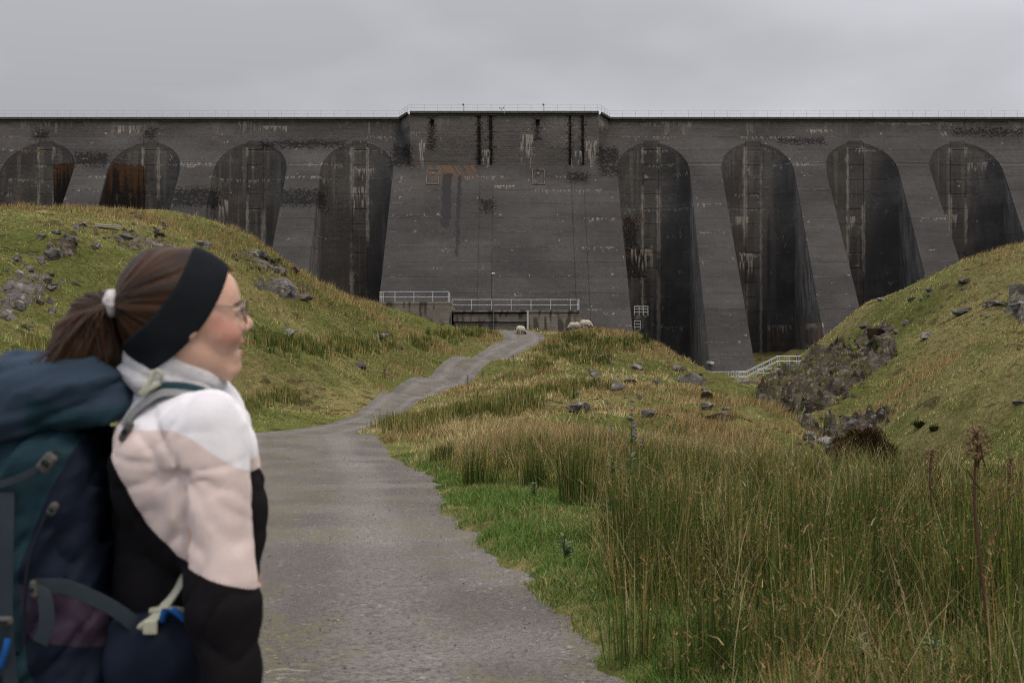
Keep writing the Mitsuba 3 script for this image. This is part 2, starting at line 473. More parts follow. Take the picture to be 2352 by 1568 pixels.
WHITE = [(xx(1345, 200), xx(1372, 200), zz(324, 200), zz(378, 200)), (xx(962, 200), xx(980, 200), zz(322, 200), zz(372, 200)), (xx(1106, 200), xx(1126, 200), zz(345, 200), zz(380, 200)), (xx(1136, 198), xx(1182, 198), zz(424, 196), zz(431, 196)),
         (xx(1195, 200), xx(1225, 200), zz(310, 200), zz(372, 200)), (xx(1690, 202), xx(1722, 202), zz(497, 202), zz(520, 202)), (xx(1765, 202), xx(1812, 202), zz(747, 202), zz(762, 202)), (xx(815, 203), xx(862, 203), zz(388, 203), zz(412, 203)),
         (xx(808, 203), xx(842, 203), zz(430, 203), zz(480, 203)), (xx(548, 205), xx(572, 205), zz(275, 205), zz(305, 205)), (xx(270, 205), xx(325, 205), zz(290, 205), zz(306, 205)), (xx(598, 205), xx(660, 205), zz(290, 205), zz(302, 205)),
         (xx(2000, 205), xx(2210, 205), zz(282, 205), zz(288, 205)), (xx(1855, 204), xx(1918, 204), zz(296, 204), zz(304, 204)), (xx(1500, 205), xx(1590, 205), zz(277, 205), zz(290, 205)), (xx(1312, 200), xx(1338, 200), zz(348, 200), zz(380, 200)),
         (xx(2222, 203), xx(2262, 203), zz(375, 203), zz(395, 203)), (xx(2142, 203), xx(2200, 203), zz(493, 203), zz(520, 203)), (xx(1940, 203), xx(1965, 203), zz(497, 203), zz(525, 203)), (xx(1700, 202), xx(1736, 202), zz(580, 202), zz(620, 202)),
         (xx(510, 203), xx(528, 203), zz(462, 203), zz(510, 203)), (xx(1445, 203), xx(1500, 203), zz(572, 202), zz(620, 202))]
NICHES_R = [19.8 + 14.63 * k for k in range(7)]
NICHES_L = [-21.75 - 14.92 * k for k in range(7)]


def concrete(p, n, uv):
    x, y, z = p.x, p.y, p.z
    yf = Y_CREST - BATTER * (Z_SLOPE - z)
    depth = dr.select(z < Z_SLOPE - 0.4, y - yf, 0)
    inside = smoothstep(0.5, 0.9, depth + 0.3 * noise(x * 3, y * 3, z * 3))
    a = fbm(x * 0.14, y * 0.14, z * 0.22, 3)
    g = fbm(x * 1.7, y * 1.7, z * 1.7, 3)
    board = noise(x * 0.22, y * 0.22, z * 7.5)
    fine = noise(x * 11, y * 11, z * 11)
    vert = noise(x * 1.9 + y * 1.3, 0.0, z * 0.10)
    vert2 = noise(x * 5.5 + y * 3.7, 3.0, z * 0.35)
    lift = dr.floor((z - EYE) / LIFT)
    below = (lift + 1) * LIFT - (z - EYE)
    tone = cell_rand(lift, dr.floor((x - 5.0) / 15.0), 3)
    col = mix((0.050, 0.0485, 0.0488), (0.071, 0.0685, 0.0685), smoothstep(0.3, 0.7, a)) * (0.72 + 0.30 * g + 0.22 * board) * (0.74 + 0.5 * fine) * (0.92 + 0.16 * tone)
    # upright upper works: browner concrete, its colour also lightened to offset weaker sky light
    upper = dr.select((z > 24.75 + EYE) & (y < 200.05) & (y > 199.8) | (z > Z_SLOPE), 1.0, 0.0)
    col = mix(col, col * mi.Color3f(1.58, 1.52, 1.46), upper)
    col = mix(col, col * (1.02 + 0.5 * vert), inside)
    # the side walls of the bays carry a grey bloom of lime in leaning runs
    flank = inside * smoothstep(199.0, 198.6, y)
    lean = noise((y * 0.55 - z * 0.28) * 3.2, 7.0, (y + z) * 0.10) * 0.6 + noise((y * 0.55 - z * 0.28) * 9.0, 2.0, (y + z) * 0.3) * 0.4
    col = mix(col, (0.150, 0.145, 0.142), flank * smoothstep(0.30, 0.72, lean) * 0.75)
    # darker vertical runs and patches with ragged ends inside the niches
    runs = smoothstep(0.34, 0.62, vert * 0.6 + g * 0.4)
    patch = smoothstep(0.40, 0.56, fbm(x * 0.33, y * 0.2, z * 0.26, 4) + 0.20 * (vert2 - 0.5))
    col = mix(col, (0.028, 0.0275, 0.0275), inside * (0.04 + 0.22 * runs + 0.30 * patch))
    col = mix(col, (0.120, 0.112, 0.103), inside * smoothstep(0.60, 0.82, noise(x * 2.3 + y, 9.0, z * 0.07)) * 0.5 * (0.3 + g))
    # pale lime beside the joints of the niches
    uR = (x - 19.8) - 14.63 * dr.round((x - 19.8) / 14.63)
    uL = (x + 21.75) - 14.92 * dr.round((x + 21.75) / 14.92)
    u = dr.select(x > 0, uR, uL)
    side = cell_rand(dr.floor(x / 15.0), dr.sign(u), 4)
    nearj = smoothstep(0.24 + 0.30 * side, 0.03, dr.abs(dr.abs(u) - 1.12) + 0.20 * (noise(x * 4, 1.0, z * 1.4) - 0.4))
    lime = nearj * inside * smoothstep(0.30, 0.55, noise(u * 0.8, dr.floor(x / 15.0) * 7.3 + dr.sign(u), z * 0.16) + 0.25 * (g - 0.5))
    col = mix(col, (0.255, 0.238, 0.218), lime * 0.8)
    # lime hanging from the lift joints
    cx = dr.floor(x * 3.6)
    here = smoothstep(0.70, 0.77, noise(x * 0.17 + 31 * cell_rand(lift, 2, 5), lift * 3.1, y * 0.05))
    dl = (0.12 + 1.3 * cell_rand(cx, lift, 6) * cell_rand(cx, lift, 7)) * here
    drip = smoothstep(dl, dl * 0.55, below + 0.1 * fine) * smoothstep(0.02, 0.10, dl) * smoothstep(0.35, 0.55, noise(x * 9, lift, z * 1.2))
    col = mix(col, (0.23, 0.215, 0.195), drip * 0.5)
    jl = smoothstep(0.09, 0.02, dr.abs(dr.minimum(below, LIFT - below))) * smoothstep(0.60, 0.72, noise(x * 0.5 + lift * 13.7, y * 0.2, lift)) * smoothstep(0.45, 0.6, noise(x * 3, lift, 2.0))
    col = mix(col, (0.22, 0.20, 0.185), jl * 0.4)
    # thin scratches of lime and droppings
    spot = smoothstep(0.84, 0.88, noise(x * 1.3, y * 1.3, z * 0.8)) * smoothstep(0.62, 0.70, noise(x * 7, y * 7, z * 3))
    col = mix(col, (0.26, 0.24, 0.22), spot * 0.7)
    # streaks under the coping
    cd = Z_TOP - 0.5 - z
    cl = 2.6 * cell_rand(dr.floor(x * 2.2), 3, 8) * smoothstep(0.42, 0.7, noise(x * 0.4, 5.0, 1.0))
    top = smoothstep(cl + 0.05, cl * 0.4, cd) * smoothstep(0.3, 0.6, noise(x * 6, 2.0, z * 0.5))
    col = mix(col, mi.Color3f(0.20, 0.18, 0.155) * (0.6 + 0.5 * cell_rand(dr.floor(x * 0.9), 1, 9)), top * 0.55)
    edge = 0.55 * (g - 0.5) + 0.35 * (vert2 - 0.5)

    def rect(r, soft=0.25):
        ex, ez = dr.minimum(x - r[0], r[1] - x), dr.minimum(r[2] - z, z - r[3])
        return smoothstep(-soft, soft, dr.minimum(ex, ez) + edge * 1.1)

    for r in RUST:
        m = rect(r, 0.12) * inside
        t = (r[2] - z) / (r[2] - r[3])
        rn = smoothstep(0.1, 0.9, noise(x * 4.5, 3.0, z * 0.25) * 0.8 + 0.35 * cell_rand(dr.floor(x * 3.3), 1, 2) + 0.35 * (g - 0.5) - 1.25 * t + 0.30)
        col = mix(col, mix((0.010, 0.009, 0.0085), (0.056, 0.029, 0.015), rn), m * 0.95)
    for r in RUSTDRIP:
        m = rect(r, 0.2) * smoothstep(1.0, 0.2, (r[2] - z) / (r[2] - r[3]) - 0.6 + 0.9 * vert2)
        col = mix(col, (0.120, 0.075, 0.052), m * smoothstep(0.25, 0.6, vert2) * 0.85)
    rag = fbm(x * 5.0, y * 5.0, z * 4.2, 4) * 0.80 + fine * 0.20
    for r in BLACK:
        ex, ez = dr.minimum(x - r[0], r[1] - x), dr.minimum(r[2] - z, z - r[3])
        m = smoothstep(0.40, 0.58, rag + dr.clip(dr.minimum(ex, ez) * 0.30, -0.5, 0.10))
        col = mix(col, (0.008, 0.008, 0.008), m * 0.78)
    for r in WET:
        col = mix(col, (0.032, 0.032, 0.034), rect(r, 0.1) * 0.85)
    for r in WHITE:
        t = (r[2] - z) / (r[2] - r[3])
        m = smoothstep(-0.05, 0.1, dr.minimum(x - r[0], r[1] - x)) * smoothstep(-0.08, 0.02, r[2] - z) * smoothstep(0.9, 0.3, t + 0.9 * (0.5 - cell_rand(dr.floor(x * 4.1), 5, 1)) * 1.2)
        col = mix(col, (0.29, 0.265, 0.245), m * smoothstep(0.3, 0.6, noise(x * 8, 4.0, z * 0.9)) * 0.72)
    return dr.clip(col, 0.003, 0.9)


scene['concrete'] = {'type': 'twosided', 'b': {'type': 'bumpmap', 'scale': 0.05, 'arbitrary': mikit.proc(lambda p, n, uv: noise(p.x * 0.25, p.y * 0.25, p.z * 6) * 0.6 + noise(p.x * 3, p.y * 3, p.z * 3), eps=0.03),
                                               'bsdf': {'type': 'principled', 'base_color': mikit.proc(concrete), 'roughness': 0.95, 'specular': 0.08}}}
mat('coping_concrete', lambda p, n, uv: mix((0.05, 0.047, 0.042), (0.10, 0.095, 0.085), fbm(p.x * 0.8, p.y, p.z * 3, 3)) * (0.6 + 0.7 * noise(p.x * 7, p.y * 5, p.z * 5)), 0.9, 0.2)
mat('galvanised', (0.44, 0.47, 0.49), 0.5, 0.5, metallic=0.25)
mat('grey_paint', (0.11, 0.115, 0.12), 0.6, 0.3)
mat('dark_steel', (0.05, 0.05, 0.052), 0.6, 0.4)

HW, CURVE = 5.1, 4.1
Y_APEX = 203.2


def niche_side(c, s, inset=0.0):
    """plan of one half of a niche from its middle (joint) towards the valley; s = -1 the left half, +1 the right half"""
    pts = [(c, Y_APEX + inset), (c + s * 1.1, Y_APEX + inset)]
    for t in np.linspace(0.15, 1, 14) * math.pi / 2:
        pts.append((c + s * (HW + inset) * math.sin(t), Y_APEX - CURVE + CURVE * math.cos(t) + inset))
    pts.append((c + s * (HW + inset - 0.95), 158.0))
    return pts


def profile(inset=0.0):
    zb = -14 + EYE
    return [(front(zb) + inset, zb), (Y_CREST + inset, Z_SLOPE), (Y_CREST + inset, Z_TOP - 0.3), (209.4, Z_TOP - 0.3), (209.4, zb)]


def plan(ca, cb, inset=0.0):
    a = niche_side(ca, +1, inset) if ca is not None else None
    b = niche_side(cb, -1, inset)
    return [(ca, 209.4)] + a + b[::-1] + [(cb, 209.4)]


dam = thing('dam', 'dark stained concrete buttress dam with arched niches across the whole valley', 'dam')
z_levels = [EYE + LIFT * k for k in range(-5, 17)]


def lifts(body, parent, lo, hi):
    """the lifts in which the concrete was poured, with a recessed joint between them"""
    for k in range(len(z_levels) - 1):
        z0, z1 = z_levels[k], z_levels[k + 1]
        if z1 <= lo or z0 >= hi:
            continue
        sl = body ^ m3.Manifold.cube((400, 100, z1 - z0 - 0.028)).translate((-200, 140, z0))
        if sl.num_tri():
            put('lift', to_tri(sl), 'concrete', parent)


def buttress(ca, cb, parent):
    k = key_for('buttress', parent)
    pf = prism(profile(), 'x', ca - 1, cb + 1)
    pi = prism(profile(0.05), 'x', ca - 1, cb + 1)
    body = prism(plan(ca, cb), 'z', -20, 40) ^ pf
    core = prism(plan(ca, cb, 0.05), 'z', -20, 40) ^ pi
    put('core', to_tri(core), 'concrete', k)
    lifts(body, k, -9, 40)


seq = NICHES_R
for ca, cb in zip(seq[:-1], seq[1:]):
    buttress(ca, cb, dam)
seq = NICHES_L
for cb, ca in zip(seq[:-1], seq[1:]):
    buttress(ca, cb, dam)

# spillway block in the middle: battered face below, upright face above it with flared returns
spill = key_for('spillway_block', dam)
ca, cb = NICHES_L[0], NICHES_R[0]
BX0, BX1 = -14.35, 12.2
block_plan = [(BX0 - 1.7, 209.0), (BX0 - 1.7, Y_CREST), (BX0, Y_BLOCK), (BX1, Y_BLOCK), (BX1 + 1.7, Y_CREST), (BX1 + 1.7, 209.0)]
grooves = []
for gx0, gx1 in ((xx(1096, 200), xx(1104, 200)), (xx(1123, 200), xx(1131, 200)), (xx(1306, 200), xx(1312, 200)), (xx(1335, 200), xx(1341, 200))):
    grooves.append(m3.Manifold.cube((gx1 - gx0, 1.0, 7.6)).translate((gx0, Y_BLOCK - 0.65, 24.75 + EYE)))
for px in (993, 1235):
    grooves.append(m3.Manifold.cube((0.55, 1.6, 0.9)).translate((xx(px, 200) - 0.27, Y_BLOCK - 1.0, zz(275, 200) - 0.9)))
for gx in (xx(1101, 196), xx(1131, 196), xx(1312, 196), xx(1341, 196)):
    grooves.append(m3.Manifold.cube((0.10, 80, 26)).translate((gx, 150, -2)) ^ prism([(front(-20) - 1, -20), (front(-20) + 0.12, -20), (front(40) + 0.12, 40), (front(40) - 1, 40)], 'x', -40, 40))
cut = m3.Manifold.batch_boolean(grooves, m3.OpType.Add)


def centre(inset):
    low = prism(plan(ca, cb, inset), 'z', -20, 40) ^ prism(profile(inset), 'x', -60, 60)
    bp = [(x + (inset if k < 3 else -inset), y + (inset if 1 <= k <= 4 else 0)) for k, (x, y) in enumerate(block_plan)]
    return low + prism(bp, 'z', 19, Z_TOP - 0.3)


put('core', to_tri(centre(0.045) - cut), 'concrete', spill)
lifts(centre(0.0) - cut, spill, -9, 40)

# strips between the buttress heads at the back of each niche
for c in NICHES_R[:-1] + NICHES_L[:-1]:
    k = key_for('joint_panel', dam)
    for z0, z1 in zip(z_levels[:-1], z_levels[1:]):
        if z1 > 31:
            continue
        put('panel', bevel_box(c - 1.06, c + 1.06, Y_APEX - 0.09, Y_APEX + 0.12, z0 + 0.03, min(z1, 30.2) - 0.03, 0.03), 'concrete', k)

# coping slabs along the crest
cop = key_for('coping', dam)


def slab(x0, y0, x1, y1, z0, z1, over=0.45, deep=4.9):
    d = np.array([x1 - x0, y1 - y0], float)
    L = np.linalg.norm(d)
    d /= L
    nrm = np.array([d[1], -d[0]])
    p = [np.array([x0, y0]) + nrm * over, np.array([x1, y1]) + nrm * over]
    b = [np.array([x1, 209.6]), np.array([x0, 209.6])]
    return to_tri(prism([tuple(q) for q in (p + b)], 'z', z0, z1))


for x0, x1 in [(-112, BX0 - 1.7), (BX1 + 1.7, 108)]:
    n = int(round((x1 - x0) / 7.5))
    e = np.linspace(x0, x1, n + 1)
    for q0, q1 in zip(e[:-1], e[1:]):
        put('slab', slab(q0 + 0.015, Y_CREST, q1 - 0.015, Y_CREST, Z_TOP - 0.298, Z_TOP), 'coping_concrete', cop)
        put('slab', slab(q0 + 0.015, Y_CREST, q1 - 0.015, Y_CREST, Z_TOP - 0.55, Z_TOP - 0.31, 0.16), 'coping_concrete', cop)
e = np.linspace(BX0, BX1, 5)
for q0, q1 in zip(e[:-1], e[1:]):
    put('slab', slab(q0 + 0.015, Y_BLOCK, q1 - 0.015, Y_BLOCK, Z_TOP - 0.27, Z_TOP + 0.05), 'coping_concrete', cop)
    put('slab', slab(q0 + 0.015, Y_BLOCK, q1 - 0.015, Y_BLOCK, Z_TOP - 0.52, Z_TOP - 0.285, 0.16), 'coping_concrete', cop)
put('slab', slab(BX0 - 1.72, Y_CREST + 0.02, BX0 - 0.02, Y_BLOCK + 0.02, Z_TOP - 0.285, Z_TOP + 0.02, 0.4), 'coping_concrete', cop)
put('slab', slab(BX1 + 0.02, Y_BLOCK + 0.02, BX1 + 1.72, Y_CREST + 0.02, Z_TOP - 0.285, Z_TOP + 0.02, 0.4), 'coping_concrete', cop)


# ---------------------------------------------------------------- railings
def railing(label, pts, n_post, h=1.1, r=0.028, group=None, feet=None, rails=(1.0, 0.5), double=0, cat_='railing', mesh_end=None):
    """tubular railing along a polyline of foot points"""
    key = thing('railing', label, cat_, group)
    pts = np.asarray(pts, float)
    for q in rails:
        put('rail', tube(pts + [0, 0, h * q], r, 6), 'galvanised', key)
    d = np.r_[0, np.cumsum(np.linalg.norm(np.diff(pts, axis=0), axis=1))]
    for k, t in enumerate(np.linspace(0, d[-1], n_post)):
        b = np.array([np.interp(t, d, pts[:, j]) for j in range(3)])
        drop = 0.25 if feet else 0.02
        put('post', tube([b - [0, 0, drop], b + [0, 0, h]], r * 1.15, 6), 'galvanised', key)
    return key


cr = Z_TOP
for x0, x1, lab in ((-111, BX0 - 1.8, 'long thin railing along the dam crest left of the central block'), (BX1 + 1.8, 107, 'long thin railing along the dam crest right of the central block')):
    railing(lab, [(x0, Y_CREST - 0.1, cr), (x1, Y_CREST - 0.1, cr)], int((x1 - x0) / 1.83), 0.98, 0.023, rails=(1.0, 0.55))
railing('thin railing on top of the taller central block of the dam', [(BX0 - 1.6, Y_CREST, cr + 0.05), (BX0, Y_BLOCK - 0.1, cr + 0.05), (BX1, Y_BLOCK - 0.1, cr + 0.05), (BX1 + 1.6, Y_CREST, cr + 0.05)], 21, 1.0, 0.023, rails=(1.0, 0.55))
mat('green_paint', (0.05, 0.20, 0.13), 0.5, 0.4)
for px, lab in ((1158, 'small green warning light on the crest railing, left one'), (1381 - 22, 'small green warning light on the crest railing, right one')):
    px = {1158: 1064, 1359: 1248}[px]
    k = thing('signal_lamp', lab, 'lamp', None)
    b = np.array([xx(px, 200), Y_BLOCK + 0.05, cr + 0.05])
    put('post', tube([b, b + [0, 0, 0.85]], 0.03, 6), 'dark_steel', k)
    put('lamp_housing', bevel_box(b[0] - 0.12, b[0] + 0.12, b[1] - 0.1, b[1] + 0.1, b[2] + 0.85, b[2] + 1.12, 0.03), 'green_paint', k)
k = thing('wind_gauge', 'tiny wind gauge on a short mast above the crest', 'weather instrument')
b = np.array([xx(1152, 200), Y_BLOCK + 0.5, cr + 0.05])
put('mast', tube([b, b + [0, 0, 0.55]], 0.025, 6), 'dark_steel', k)
put('arm', tube([b + [-0.25, 0, 0.5], b + [0.25, 0, 0.5]], 0.02, 5), 'dark_steel', k)
for s in (-1, 1):
    put('cup', trimesh.creation.icosphere(1, 0.09).apply_translation(b + [0.25 * s, 0, 0.56]), 'dark_steel', k)

# framed openings on the battered face
for px, lab in ((993, 'left of two pale framed hatches on the battered dam face, below rust streaks'), (1237, 'right of two pale framed hatches on the battered dam face')):
    zc = zz(405, 197.5)
    k = thing('hatch', lab, 'hatch')
    w, hh = 0.83, 1.5
    fr = []
    for dz in (-hh, hh):
        fr.append(bevel_box(xx(px, 197) - w - 0.05, xx(px, 197) + w + 0.05, -0.05, 0.05, dz - 0.05, dz + 0.05, 0.01))
    for dx in (-w, w):
        fr.append(bevel_box(xx(px, 197) + dx - 0.05, xx(px, 197) + dx + 0.05, -0.05, 0.05, -hh + 0.08, hh - 0.08, 0.01))
    ang = math.atan(BATTER)
    R = trimesh.transformations.rotation_matrix(-ang, [1, 0, 0])
    out = []
    for f_, nm in zip(fr, ('frame_rail', 'frame_rail', 'frame_side', 'frame_side')):
        f_.apply_transform(R)
        f_.apply_translation((0, front(zc) - 0.13, zc))
        put(nm, f_, 'wall_concrete', k)
    pl = bevel_box(xx(px, 197) - 0.20, xx(px, 197) + 0.16, -0.05, 0.05, 0.55, 0.85, 0.02)
    pl.apply_transform(R)
    pl.apply_translation((0, front(zc) - 0.13, zc))
    put('plate', pl, 'wall_concrete', k)


# ---------------------------------------------------------------- works at the foot of the spillway block
def wall_col(p, n, uv):
    x, y, z = p.x, p.y, p.z
    g = fbm(x * 1.5, y * 1.5, z * 1.5, 3)
    board = noise(x * 0.4, y * 0.4, z * 8)
    v2 = noise(x * 3.1 + y * 2.2, 1.0, z * 0.35)
    col = mix((0.130, 0.116, 0.101), (0.245, 0.220, 0.190), g) * (0.65 + 0.35 * board) * (0.7 + 0.5 * noise(x * 13, y * 13, z * 13))
    return mix(col, (0.034, 0.031, 0.028), smoothstep(0.52, 0.74, v2 * 0.65 + g * 0.4) * 0.85)


mat('wall_concrete', wall_col, 0.9, 0.2)
YP = 168.0
zg = lambda px, py, Y: zz(py, Y)
k = thing('concrete_platform', 'left higher concrete platform with plain wall at the dam foot', 'platform')
zt, zb_ = zz(693, YP), zz(770, YP)
put('wall', bevel_box(xx(871, YP), xx(1036, YP), YP, YP + 0.5, zb_, zt - 0.32, 0.03), 'wall_concrete', k)
put('deck', bevel_box(xx(869, YP), xx(1037, YP), YP - 0.06, YP + 12, zt - 0.30, zt, 0.03), 'wall_concrete', k)
put('side_wall', bevel_box(xx(1036, YP) - 0.5, xx(1036, YP), YP + 0.52, YP + 12, zb_, zt - 0.32, 0.03), 'wall_concrete', k)
railing('short pale railing on the higher left platform at the dam foot', [(xx(872, YP), YP + 5, zt), (xx(872, YP), YP + 0.1, zt), (xx(1029, YP), YP + 0.1, zt), (xx(1029, YP), YP + 5, zt)], 9, 1.2, 0.036)
Y2 = 169.5
z2a, z2b = zz(712, Y2), zz(709, Y2)
k = thing('concrete_platform', 'right lower concrete platform over the dark recess at the dam foot', 'platform')
put('deck', bevel_box(xx(1039, Y2), xx(1331, Y2), Y2 - 0.15, Y2 + 12, z2a - 0.28, z2a, 0.03), 'wall_concrete', k)
put('beam', bevel_box(xx(1041, Y2), xx(1213, Y2), Y2 + 0.15, Y2 + 0.75, zz(739, Y2), z2a - 0.42, 0.03), 'wall_concrete', k)
put('sill', bevel_box(xx(1041, Y2), xx(1213, Y2), Y2 + 0.5, Y2 + 2.2, zz(775, Y2), zz(741.5, Y2), 0.03), 'wall_concrete', k)
put('back_wall', bevel_box(xx(1041, Y2), xx(1213, Y2), Y2 + 3.4, Y2 + 3.8, zz(775, Y2), z2a - 0.3, 0.03), 'wall_concrete', k)
ab = trimesh.convex.convex_hull(np.array([[xx(1213, Y2), Y2, z2a - 0.3], [xx(1331, Y2), Y2, z2a - 0.3], [xx(1213, Y2), Y2 + 11, z2a - 0.3], [xx(1331, Y2), Y2 + 11, z2a - 0.3],
                                          [xx(1213, Y2), Y2 - 0.3, zz(785, Y2)], [xx(1375, Y2), Y2 - 0.3, zz(785, Y2)], [xx(1213, Y2), Y2 + 11, zz(785, Y2)], [xx(1375, Y2), Y2 + 11, zz(785, Y2)]]))
put('abutment', ab, 'wall_concrete', k)
railing('long pale railing on the lower right platform at the dam foot', [(xx(1038, Y2), Y2 + 0.0, z2a), (xx(1331, Y2), Y2 + 0.0, z2a), (xx(1331, Y2), Y2 + 6, z2a)], 10, 1.25, 0.036)
k = thing('pipe_post', 'white upright pipe at the corner of the dark recess', 'post')
put('pipe', tube([(xx(1212, Y2), Y2 - 0.5, zz(775, Y2)), (xx(1212, Y2), Y2 - 0.5, zz(715, Y2))], 0.11, 8), 'galvanised', k)
put('collar', tube([(xx(1212, Y2), Y2 - 0.5, zz(716, Y2)), (xx(1212, Y2), Y2 - 0.5, zz(714.2, Y2))], 0.15, 8), 'galvanised', k)
k = thing('gate', 'tall barred steel gate across the recess where the lane ends', 'gate')
for px in np.linspace(1046, 1208, 42):
    put('bar', tube([(xx(px, 164), 164, zz(768, 164)), (xx(px, 164), 164, zz(742, 164))], 0.018, 4), 'dark_steel', k)
for py in (743, 757):
    put('cross_rail', tube([(xx(1044, 164), 164, zz(py, 164)), (xx(1210, 164), 164, zz(py, 164))], 0.03, 5), 'dark_steel', k)
k = thing('lamp_post', 'tall thin pole with a small head standing before the dam face', 'lamp post')
bx = xx(1133.5, 163)
put('pole', tube([(bx, 163, zz(775, 163)), (bx, 163, zz(627, 163))], [0.05, 0.04], 8), 'grey_paint', k)
put('lamp_head', bevel_box(bx - 0.22, bx + 0.18, 162.8, 163.2, zz(630, 163), zz(626, 163), 0.04), 'galvanised', k)
put('stay', tube([(bx - 0.26, 163.05, zz(690, 163)), (bx - 0.26, 163.05, zz(629, 163))], 0.03, 5), 'dark_steel', k)
k = thing('railing', 'short dark railing half hidden left of the higher platform', 'railing')
for q in (703, 709, 715):
    put('rail', tube([(xx(826, 172), 172, zz(q, 172)), (xx(871, 172), 172, zz(q, 172))], 0.035, 5), 'galvanised', k)
for px in np.linspace(828, 869, 5):
    put('post', tube([(xx(px, 172), 172, zz(724, 172)), (xx(px, 172), 172, zz(702, 172))], 0.035, 5), 'galvanised', k)
# balconies in the niche right of the spillway block
for i, (x0, x1, py, lab) in enumerate(((1456, 1490, 724, 'upper small steel balcony in the niche right of the spillway'), (1456, 1473, 757, 'lower small steel balcony in the niche right of the spillway'))):
    k = thing('balcony', lab, 'balcony')
    Yb = 181.0
    zf = zz(py, Yb)
    X0, X1 = xx(x0, Yb), xx(x1, Yb)
    fl = trimesh.convex.convex_hull(np.array([[X0, Yb, zf], [X1, Yb, zf], [X0, Yb + 1.6, zf], [X1, Yb + 1.6, zf], [X0, Yb + 0.2, zf - 0.62], [X1 - 0.5, Yb + 0.2, zf - 0.42], [X0, Yb + 1.4, zf - 0.62], [X1 - 0.5, Yb + 1.4, zf - 0.42]]))
    put('floor', fl, 'wall_concrete', k)
    for q in (1.12, 0.75, 0.38):
        put('rail', tube([(X0, Yb, zf + q), (X1 - 0.1, Yb, zf + q), (X1 - 0.1, Yb + 1.6, zf + q)], 0.032, 5), 'galvanised', k)
    for X in np.linspace(X0 + 0.1, X1 - 0.1, 4 if i == 0 else 2):
        put('post', tube([(X, Yb, zf), (X, Yb, zf + 1.14)], 0.035, 5), 'galvanised', k)
# works by the stream below the right-hand buttresses
YR = 150.0
k = thing('stream_weir', 'dark wet concrete weir wall where the stream leaves the dam', 'wall')
put('wall', bevel_box(xx(1628, YR), xx(1762, YR), YR, YR + 0.6, zz(915, YR), zz(877, YR), 0.03), 'wall_concrete', k)
put('basin', bevel_box(xx(1690, YR) , xx(1765, YR), YR - 3.2, YR - 0.05, zz(960, YR), zz(879, YR), 0.03), 'wet_concrete', k)
mat('wet_concrete', lambda p, n, uv: mix((0.035, 0.028, 0.022), (0.075, 0.050, 0.032), smoothstep(0.4, 0.75, noise(p.x * 3, p.y * 3, p.z * 0.4))) * (0.6 + 0.7 * noise(p.x * 8, p.y * 8, p.z * 8)), 0.55, 0.4)
zf = zz(877, YR)
railing('short level railing above the weir at the gully head', [(xx(1608, YR), YR + 0.5, zz(868, YR)), (xx(1630, YR), YR + 0.2, zf), (xx(1693, YR), YR + 0.2, zf), (xx(1693, YR), YR + 4, zf)], 6, 1.08, 0.036)
k = thing('staircase', 'steel stair climbing the rocky bank beside the right buttress', 'staircase')
YS = 151.0
path = [(1696, 877), (1716, 877), (1790, 841), (1840, 841)]
P0 = np.array([at(a_, b_, YS) for a_, b_ in path])
for dy, nm in ((0.0, 'near'), (1.2, 'far')):
    for q in (1.08, 0.55):
        put('handrail', tube(P0 + [0, dy, q], 0.045, 6), 'galvanised', k)
    for t in (0.02, 0.3, 0.75, 1.0, 1.25, 1.5, 1.75, 2.0, 2.45, 2.9):
        i = min(int(t), 2)
        b = P0[i] * (1 - (t - i)) + P0[i + 1] * (t - i)
        put('post', tube([b + [0, dy, 0], b + [0, dy, 1.1]], 0.04, 5), 'galvanised', k)
for t in np.linspace(0, 1, 14):
    b = P0[1] * (1 - t) + P0[2] * t
    put('step', box(b[0] - 0.14, b[0] + 0.14, YS - 0.02, YS + 1.22, b[2] - 0.03, b[2] + 0.01), 'dark_steel', k)
put('landing', box(P0[2][0], P0[3][0], YS, YS + 1.2, P0[3][2] - 0.05, P0[3][2]), 'dark_steel', k)
k = thing('railing', 'short railing on the landing behind the stair by the bank', 'railing')
for q in (846.5, 856):
    put('rail', tube([at(1738, q, 156), at(1790, q, 156)], 0.045, 5), 'galvanised', k)
for px in (1754, 1780):
    put('post', tube([at(px, 866, 156), at(px, 846, 156)], 0.04, 5), 'galvanised', k)
k = thing('meter_box', 'small grey box fixed low on the right-hand buttress', 'box')
b = at(1633, 833, 174.2)
put('case', bevel_box(b[0] - 0.22, b[0] + 0.22, 173.0, 176.5, b[2] - 0.16, b[2] + 0.16, 0.02), 'galvanised', k)
put('conduit', tube([(b[0] - 0.3, 174.0, b[2] - 1.8), (b[0] - 0.3, 174.6, b[2])], 0.05, 5), 'dark_steel', k)
# ---------------------------------------------------------------- vegetation
R = np.random.default_rng(11)
scene['blades'] = {'type': 'twosided', 'b': {'type': 'diffuse', 'reflectance': {'type': 'mesh_attribute', 'name': 'vertex_color'}}}


